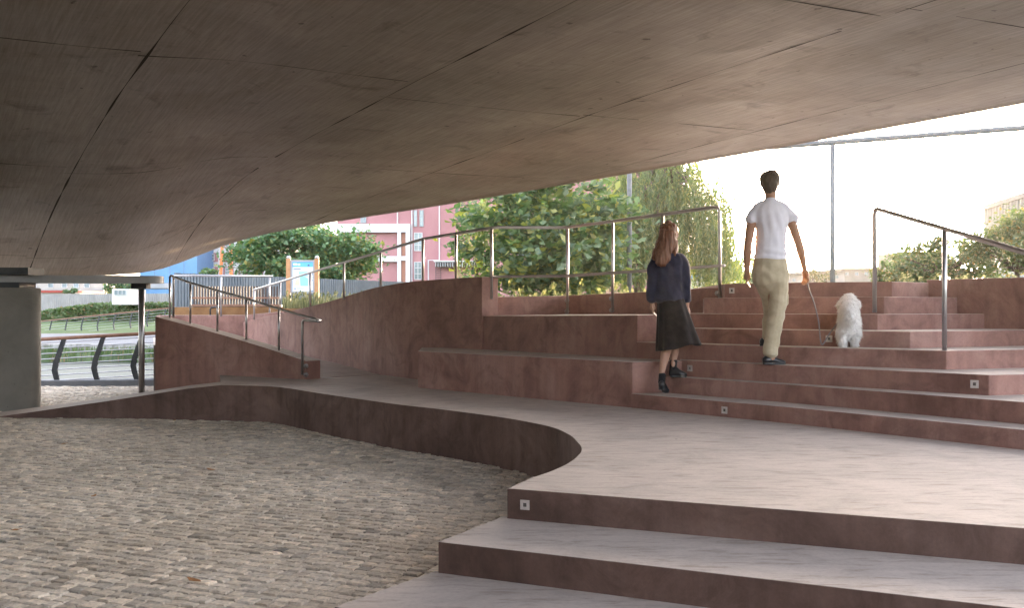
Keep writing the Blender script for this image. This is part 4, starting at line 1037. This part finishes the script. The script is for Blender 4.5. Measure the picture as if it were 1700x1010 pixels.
tee = blob('t_shirt', tee_ch, M['tee'], man, .007, 4, .004, (10, 10, 5), fold)
tr_ch = [[(m_(1279, 429, 0), r_(26.5), .105), (m_(1279, 440, 0), r_(28.5), .125), (m_(1279, 456, -.005), r_(30.5), .14), (m_(1281, 468, 0), r_(28.5), .13)],
         [(m_(1293, 460, -.01), .085, .11), (m_(1292, 490, .01), .083, .10), (m_(1289, 522, .03), .076, .085), (m_(1284, 550, .0), .070, .078), (m_(1280, 575, -.015), .067, .075), (m_(1279, 589, -.015), .068, .078)],
         [(m_(1266, 460, .01), .085, .11), (m_(1274, 486, .12), .078, .09), (m_(1280, 512, .22), .07, .08), (m_(1277, 538, .17), .062, .07), (m_(1276, 562, .13), .058, .062)]]
def crease(me):
    for c, n_, put in vlist(me):
        put(n_ * .003 * math.sin(c.z*48 + c.x*30 + 2*noise.noise(c*7)))
tr = blob('trousers', tr_ch, M['cargo'], man, .0075, 4, .006, (9, 9, 6), crease)
pk = [[(m_(1306, 492, .0), .018, .055), (m_(1305, 508, .01), .02, .055)], ]
obj('cargo_pocket', boxm((tuple(m_(1296, 508, -.03)), tuple(m_(1305, 486, .07)))), M['cargo'], tr, bevel=.02)
def shoe(nm, heel, toe, parent, m=M['shoe'], w=.043, h=.07, lift=0):
    heel, toe = Vector(heel), Vector(toe); d = toe - heel; ch = [[(heel + Vector((0, 0, h*.55)), w*.8, h*.55), (heel + d*.3 + Vector((0, 0, h*.62)), w*.9, h*.6), (heel + d*.65 + Vector((0, 0, h*.42)), w*1.05, h*.42), (heel + d*.95 + Vector((0, 0, h*.3)), w*.85, h*.3)]]
    bm_ = bmesh.new(); dd_ = d.normalized(); sd_ = dd_.cross(Vector((0, 0, 1))).normalized()
    prof = ch[0]
    def el(p, a, b, n=14): return [bm_.verts.new(p + sd_*math.cos(t)*a + Vector((0, 0, 1))*math.sin(t)*b) for t in [2*math.pi*k_/n for k_ in range(n)]]
    dn = dense(prof, 5); rings = [el(dn[0][0] - dd_*.02, dn[0][1]*.6, dn[0][2]*.6)] + [el(a, b, c) for a, b, c in dn] + [el(dn[-1][0] + dd_*.018, dn[-1][1]*.55, dn[-1][2]*.5)]
    for a, b in zip(rings, rings[1:]):
        for q in range(14): bm_.faces.new([a[q], a[(q+1) % 14], b[(q+1) % 14], b[q]])
    bm_.faces.new(rings[0][::-1]); bm_.faces.new(rings[-1])
    for v_ in bm_.verts: v_.co.z = max(v_.co.z, min(heel.z, toe.z) + .012)
    o = obj(nm, bm_, m, parent, smooth=True)
    pts = []
    for t, s in ((-.06, .6), (.1, .9), (.4, .85), (.7, 1.1), (.92, .9), (1.05, .45)): pts.append(heel + d*t + sd_*w*s)
    for t, s in ((1.05, .45), (.92, .9), (.7, 1.1), (.4, .85), (.1, .9), (-.06, .6)): pts.append(heel + d*t - sd_*w*s)
    b2 = bmesh.new(); prism(b2, [p + Vector((0, 0, .02)) for p in pts], heel.z)
    obj('sole', b2, M['darksteel'], o, bevel=.003); return o
zt3, zt4 = ZS[3], ZS[4]
hm = m_(1270, 0, -.03); shoe('shoe', (hm.x, hm.y, zt3), (hm.x + .175, hm.y + .03, zt3), man)
hm = m_(1272, 0, .13); shoe('shoe', (hm.x, hm.y + .12, zt4), (hm.x + .12, hm.y + .28, zt4), man)
# leash
dogk = 190
hand_p = m_(1339, 462, .06)
pts = spline([hand_p, m_(1343, 480, .06), m_(1352, 505, .04), m_(1359, 535, 0), m_(1362, 565, -.03), m_(1366, 572, -.03), m_(1376, 556, .05), m_(1392, 535, .14), m_(1404, 522, .2)], 6)
bm = bmesh.new(); tube(bm, pts, .006, 8)
tube(bm, [hand_p + Vector((.0, -.03, .005)), hand_p + Vector((.005, .0, -.02)), hand_p + Vector((.0, .035, .005)), hand_p + Vector((-.01, .0, .025)), hand_p + Vector((.0, -.03, .005))], .007, 8)
tag(obj('leash', bm, mat('leash_strap', (.16, .15, .17), .6), smooth=True), 'grey dog leash sagging from the man to the white dog', 'leash')
# --- woman
KW = 175.0
def w_(px, py, dy=0): return W(px, py, F / (F / KW + dy))
q_ = lambda a: a / KW
wom = thing('person', 'woman with long auburn hair, navy top and black skirt stepping up the stairs', 'person', w_(1110, 650, .0))
wb = [
    [(w_(1112, 495, 0), q_(18), .10), (w_(1112, 465, .0), q_(15), .09), (w_(1112, 440, 0), q_(18), .095), (w_(1111, 426, 0), q_(17), .08), (w_(1110, 418, 0), q_(9), .06)],
    [(w_(1110, 424, 0), .05, .05), (w_(1109.5, 412, .01), .042, .045), (w_(1109, 402, .02), .045, .05)],
    [(w_(1109, 404, .05), q_(7), .05), (w_(1109, 395, .035), q_(10.5), .08), (w_(1109, 385, .03), q_(12), .088), (w_(1109, 378, .03), q_(11), .08)],
    [(w_(1110, 393, .115), .01, .011), (w_(1110, 389, .128), .010, .012), (w_(1110, 384, .115), .008, .008)],
    [(w_(1092, 431, 0), .045, .045), (w_(1084, 452, -.01), .038, .038), (w_(1081, 476, -.01), .033, .034), (w_(1081, 490, 0), .029, .03), (w_(1083, 506, .02), .019, .022)],
    [(w_(1129, 431, 0), .045, .045), (w_(1136, 452, -.02), .038, .038), (w_(1139, 478, -.02), .033, .034), (w_(1140, 494, 0), .029, .03), (w_(1140.5, 511, .02), .019, .022)],
    [(w_(1106, 500, 0), .08, .085), (w_(1108, 545, .03), .062, .068), (w_(1108, 575, .03), .047, .05), (w_(1104, 592, -.02), .045, .05), (w_(1099, 618, -.10), .028, .034), (w_(1098, 634, -.13), .026, .035)],
    [(w_(1119, 500, 0), .08, .085), (w_(1120, 540, .10), .062, .068), (w_(1120, 570, .14), .046, .05), (w_(1119, 585, .1), .045, .048), (w_(1118, 600, .0), .028, .032), (w_(1117, 614, .0), .027, .034)],
]
wb += fingers(w_(1083, 505, .02), w_(1083.5, 514, .035), (.3, 1, 0), (.4, .3, -.1), 1, .9)
wb += fingers(w_(1140.5, 510, .02), w_(1141.5, 520, .035), (-.3, 1, 0), (-.5, .3, -.1), 1, .9)
blob('body', wb, M['skin2'], wom, .0065, 4)
top_ch = [[(w_(1111, 498, 0), q_(27), .125), (w_(1111, 488, 0), q_(28), .13), (w_(1111, 465, 0), q_(25), .12), (w_(1111, 440, 0), q_(24), .115), (w_(1110.5, 428, 0), q_(22), .095), (w_(1110, 420, .005), q_(13), .075)],
          [(w_(1097, 427, 0), .06, .06), (w_(1089, 440, 0), .062, .062), (w_(1084.5, 462, -.01), .056, .056), (w_(1082, 484, -.005), .055, .055), (w_(1082, 498, .01), .052, .052)],
          [(w_(1125, 427, 0), .06, .06), (w_(1132.5, 440, 0), .062, .062), (w_(1137.5, 464, -.015), .057, .056), (w_(1140, 488, -.01), .055, .055), (w_(1140.5, 501, .01), .052, .052)]]
blob('top', top_ch, M['denim'], wom, .008, 5, .018, (8, 8, 5))
# skirt: flared cloth cone with folds, swinging to the right
bm = bmesh.new(); rings = []; nseg = 96
for i in range(22):
    t = i / 21; c = w_(1112, 487, 0).lerp(w_(1127, 577, .02), t); fl = t ** 1.15
    rx = q_(21) + (q_(36.5) - q_(21)) * fl; ry = .115 + .09 * fl; ring = []
    for j in range(nseg):
        a = 2 * math.pi * j / nseg
        f_ = 1 + (.02 + .10 * t) * (math.sin(a*9 + 1.5*math.sin(a*2) + t*1.6) * .5 + .5*noise.noise(Vector((math.cos(a)*2.2, math.sin(a)*2.2, t*2))))
        p = c + Vector((math.cos(a)*rx*f_, math.sin(a)*ry*f_, .035*t*noise.noise(Vector((math.cos(a)*1.3, math.sin(a)*1.3, 3))) + .03*t*math.cos(a)))
        ring.append(bm.verts.new(p))
    rings.append(ring)
for a, b in zip(rings, rings[1:]):
    for j in range(nseg): bm.faces.new([a[j], a[(j+1) % nseg], b[(j+1) % nseg], b[j]])
sk = obj('skirt', bm, M['blackcloth'], wom, smooth=True); s_ = sk.modifiers.new('s', 'SOLIDIFY'); s_.thickness = .006
hw = [[(w_(1109, 401, -.03), q_(13), .06), (w_(1109, 392, .0), q_(15), .095), (w_(1109.5, 382, .02), q_(15.2), .105), (w_(1110, 374.5, .025), q_(13), .09), (w_(1110, 371, .025), q_(7), .06)],
      [(w_(1110, 385, -.05), q_(14), .06), (w_(1107, 400, -.07), q_(14.5), .055), (w_(1103, 415, -.095), q_(14), .045), (w_(1100, 428, -.115), q_(12.5), .035), (w_(1096, 440, -.125), q_(9), .025)],
      [(w_(1098, 400, -.03), .035, .05), (w_(1091, 418, -.04), .035, .045), (w_(1086, 430, -.04), .025, .03)],
      [(w_(1120, 400, -.03), .03, .05), (w_(1120, 416, -.05), .03, .04), (w_(1118, 428, -.06), .02, .03)]]
blob('hair', hw, M['hair2'], wom, .0065, 3, .012, (45, 45, 5))
M['sock'] = cloth('black_sock', (.012, .012, .014), (.02, .02, .024))
blob('sock', [[(w_(1117, 615, .0), .034, .04), (w_(1118.5, 599, .01), .036, .042)]], M['sock'], wom, .006, 2)
blob('sock', [[(w_(1098, 637, -.13), .033, .038), (w_(1099.5, 622, -.11), .035, .04)]], M['sock'], wom, .006, 2)
hs = w_(1114, 0, .0); shoe('shoe', (hs.x, hs.y, ZS[2]), (hs.x + .135, hs.y - .02, ZS[2]), wom, h=.085, w=.043)
hs = w_(1097, 0, -.13); sh = shoe('shoe', (hs.x, hs.y - .04, ZS[1] + .05), (hs.x + .06, hs.y + .07, ZS[1]), wom, h=.075, w=.038)
# --- dog, seen from behind climbing the steps
KD = 188.0
def d_(px, py, dy=0): return W(px, py, F / (F / KD + dy))
e_r = lambda a: a / KD
dog = thing('dog', 'fluffy white dog climbing the stairs on a leash, seen from behind', 'dog', d_(1410, 578, .1))
M['fur'] = mat('white_fur', (.88, .86, .84), .95, spec=.1, build=lambda t, b: (bump(t, b, nz(t, coords(t, (60, 60, 25)), 2, 5), .9, .02)))
dc = [
    [(d_(1409, 552, .0), e_r(15), .10), (d_(1409.5, 540, .06), e_r(18), .115), (d_(1409.5, 530, .17), e_r(16.5), .11), (d_(1409, 522, .28), e_r(17), .115), (d_(1409, 516, .36), e_r(15), .11)],
    [(d_(1409, 520, .34), e_r(12), .075), (d_(1409, 508, .40), e_r(11), .07), (d_(1409, 501, .44), e_r(12), .08)],
    [(d_(1409, 508, .44), e_r(13), .085), (d_(1409, 501, .46), e_r(16), .10), (d_(1409, 494.5, .46), e_r(12), .08)],
    [(d_(1409, 505, .53), .035, .035), (d_(1409, 506, .60), .026, .028)],     # muzzle
    [(d_(1395, 500, .44), .02, .035), (d_(1392.5, 509, .44), .022, .032)], [(d_(1423, 500, .44), .02, .035), (d_(1425.5, 509, .44), .022, .032)],   # ears
    [(d_(1400, 548, .02), e_r(9.5), .085), (d_(1398, 559, .03), e_r(8.5), .07), (d_(1399, 566, -.035), e_r(6), .042), (d_(1400, 573, -.03), e_r(5.2), .03), (d_(1400, 577.5, -.01), e_r(5.6), .04)],
    [(d_(1419, 548, .02), e_r(9.5), .085), (d_(1421, 558, .05), e_r(8.5), .07), (d_(1420, 565, .0), e_r(6), .042), (d_(1419.5, 572, .0), e_r(5.2), .03), (d_(1419.5, 576.5, .03), e_r(5.6), .04)],
    [(d_(1400, 528, .34), e_r(6), .05), (d_(1400, 540, .36), e_r(5), .04), (d_(1400, 549, .36), e_r(5), .04)],
    [(d_(1419, 528, .34), e_r(6), .05), (d_(1419, 540, .38), e_r(5), .04), (d_(1419, 549, .38), e_r(5), .04)],
    [(d_(1410, 538, -.06), .03, .03), (d_(1411, 527, -.10), .045, .045), (d_(1410, 517, -.06), .05, .05), (d_(1409, 512, .01), .04, .045)],   # curled tail
]
def shaggy(me):
    for c, n_, put in vlist(me):
        put(n_ * (.012 * noise.noise(Vector((c.x*26, c.y*26, c.z*14))) + .006 * noise.noise(Vector((c.x*70, c.y*70, c.z*30)))))
db = blob('body', dc, M['fur'], dog, .0075, 3, 0, post=shaggy)
# fur tufts as fine blades on the body
me = db.data; V = []; Fc = []; r3 = random.Random(6)
polys = [p for p in me.polygons]
for _ in range(9000):
    p = polys[r3.randrange(len(polys))]; c = p.center; n_ = p.normal; d = (n_ * .55 + Vector((r3.gauss(0, .3), r3.gauss(0, .3), -.75 + r3.gauss(0, .25)))).normalized()
    L = r3.uniform(.015, .034); sd_ = d.cross(Vector((r3.gauss(0, 1), r3.gauss(0, 1), r3.gauss(0, 1)))).normalized() * .0022; q = len(V)
    V += [tuple(c - sd_), tuple(c + sd_), tuple(c + d*L)]; Fc.append((q, q+1, q+2))
obj('coat', (V, Fc), M['fur'], dog)

print("end",time.time()-T0)

bpy.data.scenes.remove(TS)
